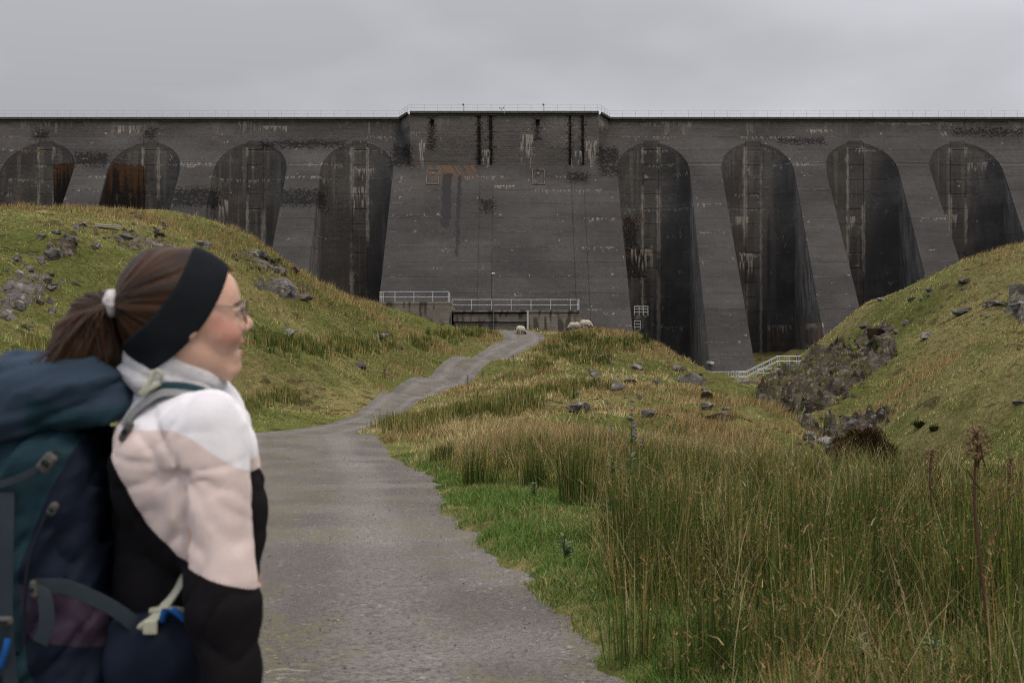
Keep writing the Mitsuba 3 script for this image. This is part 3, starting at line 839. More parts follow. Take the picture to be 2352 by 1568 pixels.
def blades(P, h, w, az, lean, col, segs=2, rng=R):
    """P (n,3) feet, h heights, w widths, az direction of the bend, lean share of the height that the tip moves; one flat colour per blade"""
    n = len(P)
    h, w, az, lean = (np.broadcast_to(np.asarray(q, float), (n,)) for q in (h, w, az, lean))
    d = np.stack([np.cos(az), np.sin(az), az * 0], 1)
    fa = rng.uniform(0, np.pi, n)
    s = np.stack([np.cos(fa), np.sin(fa), fa * 0], 1) * (w / 2)[:, None]
    vs = []
    for k in range(segs):
        t = k / segs
        c = P + d * (lean * h * t ** 1.8)[:, None] + np.stack([0 * h, 0 * h, h * t * (1 - 0.25 * lean * t)], 1)
        ww = 1 - 0.55 * t
        vs += [c - s * ww, c + s * ww]
    vs.append(P + d * (lean * h)[:, None] + np.stack([0 * h, 0 * h, h * (1 - 0.25 * lean)], 1))
    m = 2 * segs + 1
    V = np.stack(vs, 1).reshape(-1, 3)
    f = []
    for k in range(segs - 1):
        a = 2 * k
        f += [[a, a + 1, a + 3], [a, a + 3, a + 2]]
    f.append([m - 3, m - 2, m - 1])
    F = (np.array(f)[None] + (np.arange(n) * m)[:, None, None]).reshape(-1, 3)
    return V, F, np.repeat(np.asarray(col, float), m, axis=0)


def join(parts):
    V, F, C, o = [], [], [], 0
    for v, f, c in parts:
        V.append(v)
        F.append(f + o)
        C.append(c)
        o += len(v)
    return np.vstack(V), np.vstack(F), np.vstack(C)


def put_blades(name, parts, parent=None):
    V, F, C = join(parts)
    return put(name, (V, F), 'blades', parent, color=C)


def tones(n, table, weight=None, jitter=0.22, rng=R):
    t = np.array(table, float)
    k = rng.choice(len(t), n, p=weight)
    return np.clip(1.25 * t[k] * (1 + rng.normal(0, jitter, (n, 1))) * (1 + rng.normal(0, 0.06, (n, 3))), 0.004, 0.5)


def blend(a, b, t):
    return a * (1 - t[:, None]) + b * t[:, None]


GREEN = [(0.092, 0.130, 0.034), (0.072, 0.108, 0.028), (0.128, 0.156, 0.048)]
OLIVE = [(0.120, 0.124, 0.044), (0.152, 0.144, 0.056), (0.090, 0.098, 0.036), (0.190, 0.160, 0.076)]
STRAW = [(0.290, 0.205, 0.100), (0.225, 0.155, 0.073), (0.350, 0.255, 0.130), (0.165, 0.120, 0.050)]
RUSH = [(0.036, 0.056, 0.015), (0.072, 0.098, 0.024), (0.125, 0.142, 0.038), (0.185, 0.155, 0.052), (0.240, 0.160, 0.062), (0.40, 0.305, 0.16)]
RUSH_W = [[0.34, 0.32, 0.20, 0.06, 0.04, 0.04], [0.16, 0.24, 0.26, 0.14, 0.10, 0.10], [0.05, 0.10, 0.20, 0.22, 0.18, 0.25], [0.60, 0.28, 0.08, 0.02, 0.01, 0.01]]


def n2(x, y, f, seed, oc=3):
    return meshkit.fbm(np.stack([x * f, y * f, x * 0], -1), oc, seed)


def on_ground(x, y, sink=0.01):
    return np.stack([x, y, ground(x, y) - sink], 1)


def scatter(n, y0, y1, k0=-0.43, k1=0.43, power=1.0):
    """points inside the valley fan, density falling with distance"""
    u = R.uniform(0, 1, n)
    Y = (y0 ** power + u * (y1 ** power - y0 ** power)) ** (1 / power) if power else y0 * (y1 / y0) ** u
    return R.uniform(k0, k1, n) * Y, Y


# where the rushes begin beside the lane (feet of the first stems)
rush_edge = np.array([hit(a, b)[:2] for a, b in [(1640, 1640), (1575, 1568), (1545, 1500), (1530, 1445), (1405, 1420), (1385, 1330), (1370, 1215), (1350, 1150), (1230, 1120), (1100, 1112), (1045, 1100), (1030, 1066)]])
rush_edge = np.vstack([[1.2, 3.0], rush_edge, [0.2, 31.0]])
from scipy.interpolate import interp1d
ii = np.argsort(rush_edge[:, 1])
rush_x = interp1d(rush_edge[ii, 1], rush_edge[ii, 0], bounds_error=False, fill_value=(rush_edge[ii[0], 0], rush_edge[ii[-1], 0]))


def rushness(x, y):
    """1 inside the big rush bed on the right of the lane"""
    d = x - rush_x(y) - 0.06 + (n2(x, y, 1.6, 41) - 0.5) * (0.16 + 0.035 * y)
    back = 25 - 0.35 * np.maximum(x - 4, 0) + (n2(x, y, 0.5, 43) - 0.5) * 7
    return (d > 0) & (y < back)


# 1. green verge beside the lane
y = 3.6 * (34 / 3.6) ** R.uniform(0, 1, 420000)
x = RR(y) - 0.1 + R.uniform(0, 1, len(y)) ** 0.8 * np.minimum(np.maximum(rush_x(y) - RR(y), 0.3) + 0.7, 5.5)
rd = road_dist(x, y)
keep = (rd > 0.0) & ~(rushness(x, y) & (R.uniform(0, 1, len(x)) < 0.5))
keep &= R.uniform(0, 1, len(x)) < 0.35 + 1.3 * smooth01(0.34, 0.56, n2(x, y, 2.6, 77))
x, y, rd = x[keep][:160000], y[keep][:160000], rd[keep][:160000]
lush = smooth01(0.3, 0.62, n2(x, y, 1.1, 12))
h = (0.03 + 0.07 * R.uniform(0, 1, len(x)) ** 1.5) * (0.6 + 1.0 * lush) * (0.6 + 0.4 * smooth01(0, 0.3, rd))
dry = smooth01(0.46, 0.66, n2(x, y, 0.8, 13)) * 0.45 + 0.08
col = np.where((R.uniform(0, 1, len(x)) < dry)[:, None], tones(len(x), [(0.20, 0.185, 0.070), (0.30, 0.245, 0.125), (0.15, 0.160, 0.05)]), tones(len(x), [(0.080, 0.145, 0.032), (0.060, 0.115, 0.025), (0.110, 0.168, 0.045)]))
verge = blades(on_ground(x, y), h, 0.0020 + 0.00034 * y, R.uniform(0, 6.28, len(x)), R.uniform(0.1, 0.9, len(x)), col, 2)
tag(put_blades('verge_grass', [verge]), 'short bright green grass along the edge of the lane', 'grass', kind='stuff')

# 2. turf of the slopes, the knoll and the meadow
x, y = scatter(1250000, 9, 172, power=0.75)
rd = road_dist(x, y)
pl = (784 - (ground(x, y) - EYE) / y * FOC)
vis = (rd > 0.1) & (pl > 440) & ~((y < 28) & rushness(x, y)) & ((y > 24) | (x < -2))
x, y, rd = x[vis], y[vis], rd[vis]
m1 = n2(x, y, 0.22, 51)
m2 = n2(x, y, 0.06, 52)
clump = n2(x, y, 1.5, 53, 2)
keep = R.uniform(0, 1, len(x)) < 0.06 + 1.15 * smooth01(0.36, 0.62, clump)
x, y, rd, m1, m2 = (q[keep][:520000] for q in (x, y, rd, m1, m2))
knoll = smooth01(-4, 0, x - RR(np.clip(y, -8, 160))) * smooth01(16 + (y - 100) * 0.12, 12 + (y - 100) * 0.12, x)
straw = np.clip(smooth01(0.44, 0.62, m1 * 0.55 + m2 * 0.45) * (0.22 + 0.66 * knoll) + 0.55 * smooth01(150, 158, y) + 0.06 + 0.3 * knoll * smooth01(30, 45, y) * smooth01(70, 50, y), 0, 0.9)
pick = R.uniform(0, 1, len(x))
greenp = np.clip(0.40 + 1.6 * (n2(x, y, 0.12, 57) - 0.45) + 0.5 * smooth01(3, 0.5, rd), 0.05, 0.9)
col = np.where((pick < straw)[:, None], tones(len(x), STRAW), np.where((R.uniform(0, 1, len(x)) < greenp)[:, None], tones(len(x), GREEN), tones(len(x), OLIVE)))
patch = 0.50 + 1.0 * smooth01(0.30, 0.68, n2(x, y, 0.75, 58, 2) * 0.6 + n2(x, y, 0.20, 59, 2) * 0.4)
col = np.clip(col * patch[:, None] * 1.34, 0.004, 0.5)
tall = 0.55 + 0.8 * (pick < straw) * (0.35 + knoll)
h = (0.10 + 0.22 * R.uniform(0, 1, len(x))) * tall * (0.5 + 0.5 * smooth01(0.3, 2.0, rd))
w = np.maximum(0.006, 0.00058 * y) * R.uniform(0.7, 1.3, len(x))
tag(put_blades('hill_grass', [blades(on_ground(x, y, 0.02), h, w, R.uniform(0, 6.28, len(x)), R.uniform(0.2, 0.9, len(x)), col, 1)]), 'tufted green and straw coloured grass covering the slopes', 'grass', kind='stuff')

# 3. tall bleached grass on the knoll and along the crests
tallp = []
for (px, py, rx_, ry_, n) in [(1270, 1010, 260, 34, 9000), (1450, 1040, 200, 30, 5000), (1180, 1035, 130, 30, 4000), (1330, 775, 170, 16, 6000), (1480, 785, 90, 22, 3000), (1600, 900, 60, 60, 3500), (1720, 930, 90, 45, 5000), (1640, 1000, 160, 40, 5000), (1000, 800, 160, 40, 5000),
                              (1120, 770, 60, 12, 2500), (560, 545, 90, 22, 3500), (700, 640, 70, 50, 3500), (300, 500, 200, 14, 3500), (60, 480, 90, 8, 2500), (2000, 960, 180, 22, 3500), (2160, 840, 150, 40, 4500), (950, 880, 120, 40, 3000), (2290, 575, 80, 14, 2500), (820, 700, 80, 26, 3000), (1560, 960, 120, 40, 4000), (1800, 985, 60, 26, 2500)]:
    c = hit(px, py, 20)
    a, b = hit(px - rx_, py, 20), hit(px + rx_, py, 20)
    wx = max(1.0, rx_ / FOC * c[1])
    dy = min(max(abs(hit(px, py - ry_, 20)[1] - hit(px, py + ry_, 20)[1]) / 2, 1.5), 14)
    x, y = c[0] + R.normal(0, 0.5, n) * wx, np.clip(c[1] + R.normal(0, 0.5, n) * dy, 20, 172)
    ok = (road_dist(x, y) > 0.35) & (n2(x, y, 0.9, 61) > 0.40)
    x, y = x[ok], y[ok]
    tallp.append(blades(on_ground(x, y, 0.02), R.uniform(0.25, 0.62, len(x)), 0.00042 * y * R.uniform(0.7, 1.2, len(x)), R.normal(0.3, 0.9, len(x)), R.uniform(0.1, 0.55, len(x)), tones(len(x), STRAW + [(0.08, 0.08, 0.028)], jitter=0.2), 1))
tag(put_blades('straw_grass', tallp), 'tall bleached grass swaying on the knoll and along the hill crests', 'grass', kind='stuff')


# 4. rushes
def rush_stems(x, y, hgt, n, rad, dist, rng, lean=0.17, tone=None):
    a = rng.uniform(0, 6.283, n)
    r = rad * np.sqrt(rng.uniform(0, 1, n))
    bx, by = x + r * np.cos(a), y + r * np.sin(a)
    h = hgt * rng.uniform(0.45, 1.05, n)
    out = a + rng.normal(0, 0.45, n)
    col = tones(n, RUSH, RUSH_W[rng.choice(4, p=[0.28, 0.28, 0.20, 0.24]) if tone is None else tone], 0.2, rng)
    le = np.abs(rng.normal(0, lean, n)) * (0.4 + r / max(rad, 1e-3))
    w = (0.0032 + 0.00036 * dist) * rng.uniform(0.7, 1.3, n)
    P = on_ground(bx, by, 0.02)
    parts = [blades(P, h, w, out, le, col, 2, rng)]
    if dist < 22:   # brown flower tufts on the side of the stem
        k = rng.uniform(0, 1, n) < 0.42
        t = 0.82
        d = np.stack([np.cos(out), np.sin(out), out * 0], 1)
        Q = P + d * (le * h * t ** 1.8)[:, None] + np.stack([0 * h, 0 * h, h * t * (1 - 0.25 * le * t)], 1)
        Q = Q[k]
        for rep in range(2):
            parts.append(blades(Q, rng.uniform(0.014, 0.03, len(Q)), 0.005 + 0.0004 * dist, rng.uniform(0, 6.28, len(Q)), rng.uniform(0.5, 1.6, len(Q)), tones(len(Q), [(0.145, 0.084, 0.034), (0.205, 0.135, 0.065), (0.105, 0.060, 0.027)], None, 0.2, rng), 1, rng))
    return parts


bed = []
# a low thin scatter everywhere, and separate tall tussocks standing above it
x, y = scatter(2600, 3.9, 27, -0.06, 0.42, 1.35)
inb = rushness(x, y) & (n2(x, y, 0.62, 71, 2) > 0.46)
x, y = x[inb], y[inb]
HT = smooth01(0.34, 0.68, n2(x, y, 0.6, 73, 2))
for q in range(len(x)):
    bed += rush_stems(x[q], y[q], 0.26 + 0.34 * HT[q] + R.uniform(-0.06, 0.06), int(22 + 26 * R.uniform()), 0.10 + 0.12 * R.uniform(), y[q], R, 0.24)
x, y = scatter(5200, 4.2, 26, -0.06, 0.42, 1.35)
inb = rushness(x, y) & (n2(x, y, 0.35, 79, 2) > 0.40)
x, y = x[inb], y[inb]
tuss = []
for q in range(len(x)):
    need = 0.50 + 0.022 * y[q] + 0.25 * n2(x[q:q + 1], y[q:q + 1], 0.5, 80)[0]
    if all((x[q] - a_) ** 2 + (y[q] - b_) ** 2 > need ** 2 for a_, b_ in tuss):
        tuss.append((x[q], y[q]))
for a_, b_ in tuss:
    inner = min(1.0, 0.46 + 0.5 * (a_ - float(rush_x(b_))))
    hh = (0.58 + 0.36 * R.uniform()) * inner * (1 - 0.15 * smooth01(2.0, 5.0, a_)) * (1 - 0.25 * smooth01(15, 24, b_))
    bed += rush_stems(a_, b_, hh, int(120 + 110 * R.uniform()), 0.09 + 0.08 * R.uniform(), b_, R, 0.17)
# rush patches farther off: reading of the middle, half width, half depth, number of tufts
for (px, py, rw, rh, n) in [(900, 992, 50, 8, 40), (950, 985, 60, 8, 46), (1010, 972, 40, 10, 30), (1060, 950, 40, 8, 20), (1190, 925, 60, 14, 40), (1300, 810, 50, 18, 60), (1390, 800, 60, 16, 60), (1330, 780, 50, 10, 50), (1460, 790, 30, 12, 30), (740, 800, 90, 18, 70), (650, 790, 60, 14, 40),
                            (830, 800, 60, 14, 40), (1050, 770, 50, 8, 40), (1100, 765, 40, 6, 30), (540, 950, 40, 20, 30), (620, 920, 50, 16, 24), (1240, 840, 30, 20, 24), (1130, 940, 50, 14, 40), (1340, 890, 50, 10, 24), (120, 800, 90, 30, 40), (1480, 775, 12, 6, 8), (1370, 830, 60, 8, 30), (980, 790, 40, 10, 30), (1290, 905, 60, 10, 30)]:
    for q in range(n):
        g = hit(px + R.normal(0, 0.55) * rw, py + R.normal(0, 0.6) * rh, 16)
        if road_dist(g[0:1], g[1:2])[0] > 0.5:
            bed += rush_stems(g[0], g[1], R.uniform(0.55, 0.95), 26, R.uniform(0.2, 0.5), g[1], R, 0.2)
tag(put_blades('rushes', bed), 'dense bed of green and brown rushes filling the right foreground and the hollows', 'rushes', kind='stuff')

CL = [(1035, 1062, 0.55, 'spiky lone rush tuft nearest the bend of the lane'), (1500, 1390, 0.98, 'tallest dark rush tuft standing at the edge of the lawn'), (1640, 1540, 0.60, 'rush tuft nearest the lane in the bottom right foreground'), (1720, 1568, 0.60, 'rush tuft beside the nearest one at the bottom'),
      (1690, 1360, 0.86, 'dark upright rush tuft in the middle of the rush bed'), (1440, 1290, 0.92, 'dark leaning rush tuft left of the tallest one'), (1960, 1480, 0.78, 'tall pale stemmed rush tuft in the right foreground'), (2180, 1480, 0.86, 'rush tuft beside the brown dock stalk'),
      (1100, 1122, 0.62, 'rush tuft at the left end of the rush bed'), (1240, 1130, 0.72, 'brownish rush tuft second from the left end of the bed'), (1850, 1340, 0.92, 'tall rush tuft against the dark gully'), (2330, 1450, 0.98, 'rush tuft at the right edge of the picture'),
      (1335, 1160, 0.88, 'tall rush tuft behind the lawn left of the thistle'), (1760, 1440, 0.90, 'bushy rush tuft right of the gap in the bed'), (2080, 1420, 0.88, 'rush tuft left of the dock stalk'), (2235, 1390, 0.98, 'dark rush tuft right behind the dock stalk'), (2125, 1270, 0.76, 'rush tuft far back below the right hillside'), (1560, 1300, 0.84, 'rush tuft just right of the tallest one'), (1990, 1290, 0.78, 'slender rush tuft at the back of the bed before the heather')]
for n_, (px, py, hh, lab) in enumerate(CL):
    g = hit(px, py)
    k = thing('rush_tuft', lab, 'rush')
    rr = np.random.default_rng(int(px))
    ps = []
    for sub_ in range(3):
        ps += rush_stems(g[0] + rr.normal(0, 0.12), g[1] + rr.normal(0, 0.12), hh * rr.uniform(0.85, 1.0), 95, 0.13, g[1], rr, 0.13, (3, 0, 3)[sub_])
    tag(put_blades('stems', ps[0::3], k), kind='stuff')
    tag(put_blades('flowers', ps[1::3] + ps[2::3], k), kind='stuff')

# short grass under and between the rushes
x, y = scatter(170000, 3.8, 30, -0.06, 0.42, 1.0)
ok = rushness(x, y) & (road_dist(x, y) > 0.2)
x, y = x[ok], y[ok]
tag(put_blades('under_grass', [blades(on_ground(x, y), R.uniform(0.06, 0.22, len(x)), 0.003 + 0.0005 * y, R.uniform(0, 6.28, len(x)), R.uniform(0.2, 1.0, len(x)), tones(len(x), [(0.075, 0.130, 0.030), (0.100, 0.150, 0.040), (0.14, 0.150, 0.050), (0.24, 0.190, 0.095)]), 1)]), 'low green grass in the gaps of the rush bed', 'grass', kind='stuff')

# arching seeded grasses between the rushes
x, y = scatter(11000, 3.8, 30, -0.06, 0.42, 1.1)
near = (road_dist(x, y) > 0.25) & (x - rush_x(y) > -0.75) & (R.uniform(0, 1, len(x)) < 0.28 + 0.72 * rushness(x, y))
x, y = x[near], y[near]
P, h, az, le = on_ground(x, y), R.uniform(0.22, 0.78, len(x)) * np.where(rushness(x, y), 1, 0.45), R.uniform(0, 6.28, len(x)), R.uniform(0.15, 0.8, len(x))
c = tones(len(x), [(0.20, 0.16, 0.085), (0.26, 0.205, 0.12), (0.12, 0.115, 0.04), (0.06, 0.085, 0.022), (0.05, 0.075, 0.02)])
sg = [blades(P, h, (0.0022 + 0.00024 * y), az, le, c, 3)]
k = (R.uniform(0, 1, len(x)) < 0.25)
d = np.stack([np.cos(az), np.sin(az), az * 0], 1)
Q = (P + d * (le * h)[:, None] + np.stack([0 * h, 0 * h, h * (1 - 0.25 * le)], 1) - d * 0.01)[k]
sg.append(blades(Q, R.uniform(0.025, 0.055, len(Q)), 0.004 + 0.0003 * y[k], az[k], 0.6 + le[k], tones(len(Q), [(0.26, 0.20, 0.12), (0.20, 0.145, 0.085), (0.15, 0.09, 0.06)]), 2))
tag(put_blades('seed_grass', sg), 'thin seeding grasses growing between the rushes', 'grass', kind='stuff')
# ---------------------------------------------------------------- stones and crags
def rock_col(p, n, uv):
    x, y, z = p.x, p.y, p.z
    a = fbm(x * 1.1, y * 1.1, z * 1.1, 3)
    b = fbm(x * 6, y * 6, z * 9, 3)
    col = mix((0.050, 0.047, 0.046), (0.150, 0.140, 0.135), a) * (0.55 + 0.9 * b)
    col = mix(col, (0.30, 0.29, 0.275), smoothstep(0.58, 0.70, fbm(x * 2.7, y * 2.7, z * 2.7, 3)) * 0.55)
    return mix(col, (0.055, 0.060, 0.018), smoothstep(0.60, 0.70, fbm(x * 1.9 + 9, y * 1.9, z * 1.9, 3)) * 0.7)


def crag_col(p, n, uv):
    x, y, z = p.x, p.y, p.z
    a = fbm(x * 0.7, y * 0.7, z * 0.9, 3)
    b = fbm(x * 4, y * 4, z * 7, 3)
    col = mix((0.028, 0.024, 0.020), (0.108, 0.095, 0.082), smoothstep(0.3, 0.7, a)) * (0.3 + 1.4 * b)
    col = mix(col, (0.075, 0.048, 0.032), smoothstep(0.55, 0.72, fbm(x * 0.9 + 4, y * 0.9, z * 0.9, 3)) * 0.6)
    col = mix(col, (0.070, 0.072, 0.024), smoothstep(0.52, 0.62, fbm(x * 1.1 + 20, y * 1.1, z * 1.4, 4)) * 0.8)
    return mix(col, (0.23, 0.215, 0.20), smoothstep(0.62, 0.74, fbm(x * 2.2, y * 2.2, z * 2.2, 3)) * 0.6)


for nm, fn in (('rock', rock_col), ('crag', crag_col)):
    scene[nm] = {'type': 'twosided', 'b': {'type': 'bumpmap', 'scale': 0.08, 'arbitrary': mikit.proc(lambda p, n, uv: fbm(p.x * 5, p.y * 5, p.z * 8, 2), eps=0.02), 'bsdf': {'type': 'principled', 'base_color': mikit.proc(fn), 'roughness': 0.9, 'specular': 0.1}}}
mat('peat', lambda p, n, uv: mix((0.010, 0.008, 0.006), (0.035, 0.024, 0.015), fbm(p.x * 3, p.y * 3, p.z * 3, 3)), 1.0, 0.05)


def stone_mesh(r, rng, n=16, flat=0.6):
    q = rng.normal(0, 1, (n, 3))
    q /= np.linalg.norm(q, axis=1, keepdims=True)
    q *= rng.uniform(0.75, 1.1, (n, 1)) * np.asarray(r)
    h = trimesh.convex.convex_hull(q)
    if np.max(r) > 0.35:       # broken faces on the larger ones
        h = h.subdivide().subdivide()
        v = np.array(h.vertices)
        nz = meshkit.fbm(v * (2.2 / np.max(r)) + rng.uniform(0, 90, 3), 3, int(rng.integers(1e6)))
        v *= (1 + 0.5 * (np.round(nz * 7) / 7 * 0.6 + nz * 0.4 - 0.5))[:, None]
        h = trimesh.Trimesh(v, h.faces, process=False)
    h.apply_transform(trimesh.transformations.rotation_matrix(rng.uniform(0, 6.28), [0, 0, 1]))
    h.apply_transform(trimesh.transformations.rotation_matrix(rng.normal(0, 0.25), [1, 0, 0]))
    return h


RS = np.random.default_rng(5)


def stone(px, py, wpx, hpx, label, name='boulder', group=None, m='rock', y0=20, lift=0.25, cat_=None):
    g = hit(px, py, y0)
    s = g[1] / FOC
    r = np.array([wpx * s / 2, (wpx + hpx) * s / 3, hpx * s / 2 * 1.25])
    me = stone_mesh(r, RS)
    me.apply_translation(g + [0, 0, r[2] * lift])
    k = put(name, me, m)
    return tag(k, label, cat_ or ('stone' if name == 'stone' else 'boulder'), group)


B = [  # reading of the foot, width, height
    (660, 765, 36, 26, 'lichen spotted round boulder on the meadow right of the walker’s nose'.replace('’', "'")), (1376, 868, 42, 20, 'grey boulder with a smaller one on it in the middle of the knoll'), (1362, 856, 20, 15, 'small dark stone perched behind the grey boulder on the knoll'),
    (1385, 820, 40, 11, 'low flat grey rock among the rushes on top of the knoll'), (1466, 845, 40, 20, 'dark jutting rock on the upper right of the knoll'), (1420, 896, 44, 26, 'dark hollow rock under a turf overhang on the knoll'), (1447, 880, 50, 14, 'long pale slab sloping right on the knoll'),
    (1512, 885, 34, 20, 'rounded rock right of the pale slab'), (1325, 912, 34, 16, 'grey stone half sunk in bleached grass'), (1330, 948, 70, 30, 'broad grey rock behind the tall rushes'), (1490, 955, 40, 24, 'pointed pale rock right of the thistle'), (1560, 848, 40, 16, 'flat dark stone at the right edge of the knoll'),
    (1590, 880, 66, 34, 'large dark rock at the top of the eroded bank'), (1618, 905, 22, 20, 'small dark stone below the large bank rock'), (1625, 940, 20, 34, 'upright dark stone in the eroded bank'), (1660, 955, 34, 14, 'dark stone at the foot of the eroded bank'), (1666, 940, 30, 8, 'pale splinter of stone by the eroded bank'),
    (828, 843, 32, 16, 'low stone in the meadow left of the lane'), (640, 668, 110, 34, 'long cracked outcrop on the left hillside beside her forehead'), (700, 690, 40, 20, 'right end of the cracked outcrop on the left hillside'), (585, 590, 70, 24, 'dark outcrop near the crest of the left hillside'), (640, 622, 60, 20, 'dark outcrop lower along the crest of the left hillside'),
    (155, 565, 50, 30, 'craggy dark outcrop high on the left hillside'), (120, 590, 60, 34, 'lower part of the craggy outcrop high on the left hillside'), (290, 552, 44, 20, 'pile of dark slabs below the pale plank'), (465, 568, 46, 22, 'dark boulder just above her headband'), (44, 712, 36, 26, 'squarish brown boulder low on the left hillside'),
    (92, 700, 22, 18, 'dark stone right of the squarish brown boulder'), (118, 720, 24, 26, 'pale leaning stone above the ponytail'), (60, 758, 36, 22, 'pale lichened stone lowest on the left hillside'), (10, 735, 30, 24, 'grey stone at the left edge of the picture'), (20, 665, 40, 22, 'pale grey stone cluster on the far left of the hillside'),
    (120, 665, 26, 20, 'pointed pale stone in the middle of the left hillside'), (870, 772, 50, 8, 'flat pale rock in the grass left of the platform'), (920, 800, 14, 14, 'small pale stone in the meadow below the platform'), (240, 678, 30, 18, 'mottled stone behind her hair'),
    (2130, 775, 44, 16, 'long pale slab low on the right hillside'), (2215, 718, 70, 22, 'grey outcrop on the upper right hillside'), (2280, 702, 60, 16, 'smooth grey outcrop beside the right edge'), (2340, 690, 60, 50, 'large crag at the right edge of the picture'), (2345, 715, 50, 40, 'rubble below the crag at the right edge'), (2215, 650, 40, 16, 'broken scree high on the right hillside'),
    (2135, 672, 26, 10, 'small stone high on the right hillside'), (2080, 745, 24, 12, 'dark stone in the right hillside turf'), (2340, 928, 36, 14, 'pale boulder low on the far right hillside'), (2025, 690, 40, 10, 'dark slab near the crest of the right hillside'), (2095, 690, 26, 10, 'dark grassy rock above the right gully'),
    (1990, 960, 40, 20, 'pale rubble beside the stream gully'), (1960, 985, 46, 26, 'grey rubble heap above the stream gully'), (2010, 962, 30, 16, 'white topped stone above the stream gully'), (1850, 965, 60, 18, 'flat grey rock where the stream gully begins'), (1865, 1010, 50, 24, 'dark rock in the stream gully'), (1900, 1020, 60, 20, 'grey rock ledge in the stream gully'), (1920, 1045, 70, 34, 'dark rock at the near end of the stream gully'),
    (1000, 1130, 12, 6, 'small dark stone at the lane edge'), (1302, 1468, 10, 5, 'dark pebble on the lane edge near the bottom'),
]
for px, py, w, h, lab in B:
    stone(px, py, w, h, lab, y0=4 if py > 1100 else 20)
# rocky bank beside the stair: large blocks, then scree
CR = [(1895, 895, 60, 56, 'big dark block in the middle of the rocky bank'), (1935, 870, 70, 50, 'overhanging dark block at the right of the rocky bank'), (1860, 885, 40, 60, 'tall grey block in the rocky bank'), (1830, 850, 70, 30, 'reddish rock left in the rocky bank beside the stair'),
      (1790, 870, 80, 26, 'flat reddish rock beside the weir'), (1780, 905, 60, 30, 'dark wet rock below the weir'), (1975, 855, 80, 34, 'smooth slanting grey slab right of the rocky bank'), (1945, 815, 44, 44, 'leaning grey slab on the rocky bank'), (2020, 800, 60, 44, 'dark hollow rock above the rocky bank'), (2035, 765, 40, 30, 'rounded grey rock topmost by the bank hollow'),
      (1850, 930, 90, 40, 'broad broken rock at the foot of the bank'), (1900, 925, 70, 34, 'pale broken rock at the right foot of the bank'), (1815, 915, 60, 24, 'brown rock in the lower bank'), (1985, 790, 44, 34, 'broken grey stone left of the bank hollow'), (1895, 812, 36, 20, 'dark rock at the top left of the bank'), (1925, 842, 40, 30, 'grey block under the leaning slab'), (1868, 835, 40, 26, 'brown rock above the reddish rock'), (2000, 830, 70, 26, 'long grey rib of rock above the slanting slab'), (1845, 905, 50, 30, 'reddish broken rock in the lower middle of the bank'), (1960, 880, 40, 24, 'small dark block right of the overhang')]
for px, py, w, h, lab in CR:
    stone(px, py, w, h, lab, m='crag', y0=60, lift=0.15)


import shapely
GRASS_TUFTS = []


def crag_patch(name, label, cat_, outline, y0, amp, cell, seed, mat_='crag', freq=0.55):
    w = np.array([hit(a, b, y0)[:2] for a, b in outline])
    poly = shapely.Polygon(w).buffer(0)
    x0_, y0_, x1_, y1_ = poly.bounds
    X, Y = np.meshgrid(np.arange(x0_ - 1, x1_ + 1, cell), np.arange(y0_ - 1, y1_ + 1, cell), indexing='ij')
    rr = np.random.default_rng(seed)
    X, Y = X + rr.uniform(-0.3, 0.3, X.shape) * cell, Y + rr.uniform(-0.3, 0.3, X.shape) * cell
    pts = shapely.points(X.ravel(), Y.ravel())
    dist = shapely.distance(poly.exterior, pts).reshape(X.shape) * np.where(shapely.contains_xy(poly, X.ravel(), Y.ravel()).reshape(X.shape), 1, -1)
    P3 = np.stack([X, Y, X * 0], -1)
    a = meshkit.fbm(P3 * [freq * 1.5, freq * 0.7, 1], 3, seed)
    b = meshkit.fbm(P3 * [freq * 4, freq * 2.4, 1], 3, seed + 5)
    st = np.floor(a * 9 + b * 2) / 9
    edge = dist + (b - 0.5) * 2.4
    t = smooth01(-0.1, 0.9, edge)
    Z = ground(X, Y) + t * (amp * np.clip(st - 0.28, -0.05, 1) + 0.35 * amp * (b - 0.4)) - 0.5 * (1 - t)
    n, m = X.shape
    idx = np.arange(n * m).reshape(n, m)
    keep = (edge[:-1, :-1] > -0.7)
    A_, B_, C_, D_ = (q[keep] for q in (idx[:-1, :-1], idx[1:, :-1], idx[1:, 1:], idx[:-1, 1:]))
    me = trimesh.Trimesh(np.stack([X, Y, Z], -1).reshape(-1, 3), np.vstack([np.stack([A_, B_, C_], 1), np.stack([A_, C_, D_], 1)]), process=False)
    me.remove_unreferenced_vertices()
    # turf that has caught between the broken rocks
    q = (edge > 0.2) & (meshkit.fbm(P3 * 0.8, 3, seed + 9) > 0.56)
    xq, yq, zq = X[q], Y[q], Z[q]
    r_ = np.random.default_rng(seed + 1)
    k_ = r_.integers(0, max(len(xq), 1), 5 * len(xq))
    GRASS_TUFTS.append(blades(np.stack([xq[k_] + r_.normal(0, cell * 0.5, len(k_)), yq[k_] + r_.normal(0, cell * 0.5, len(k_)), zq[k_] - 0.05], 1), r_.uniform(0.12, 0.34, len(k_)), 0.00055 * yq[k_], r_.uniform(0, 6.28, len(k_)), r_.uniform(0.2, 0.8, len(k_)), tones(len(k_), OLIVE + GREEN[:1] + STRAW[:1], None, 0.25, r_), 1, r_))
    return tag(put(name, me, mat_), label, cat_)


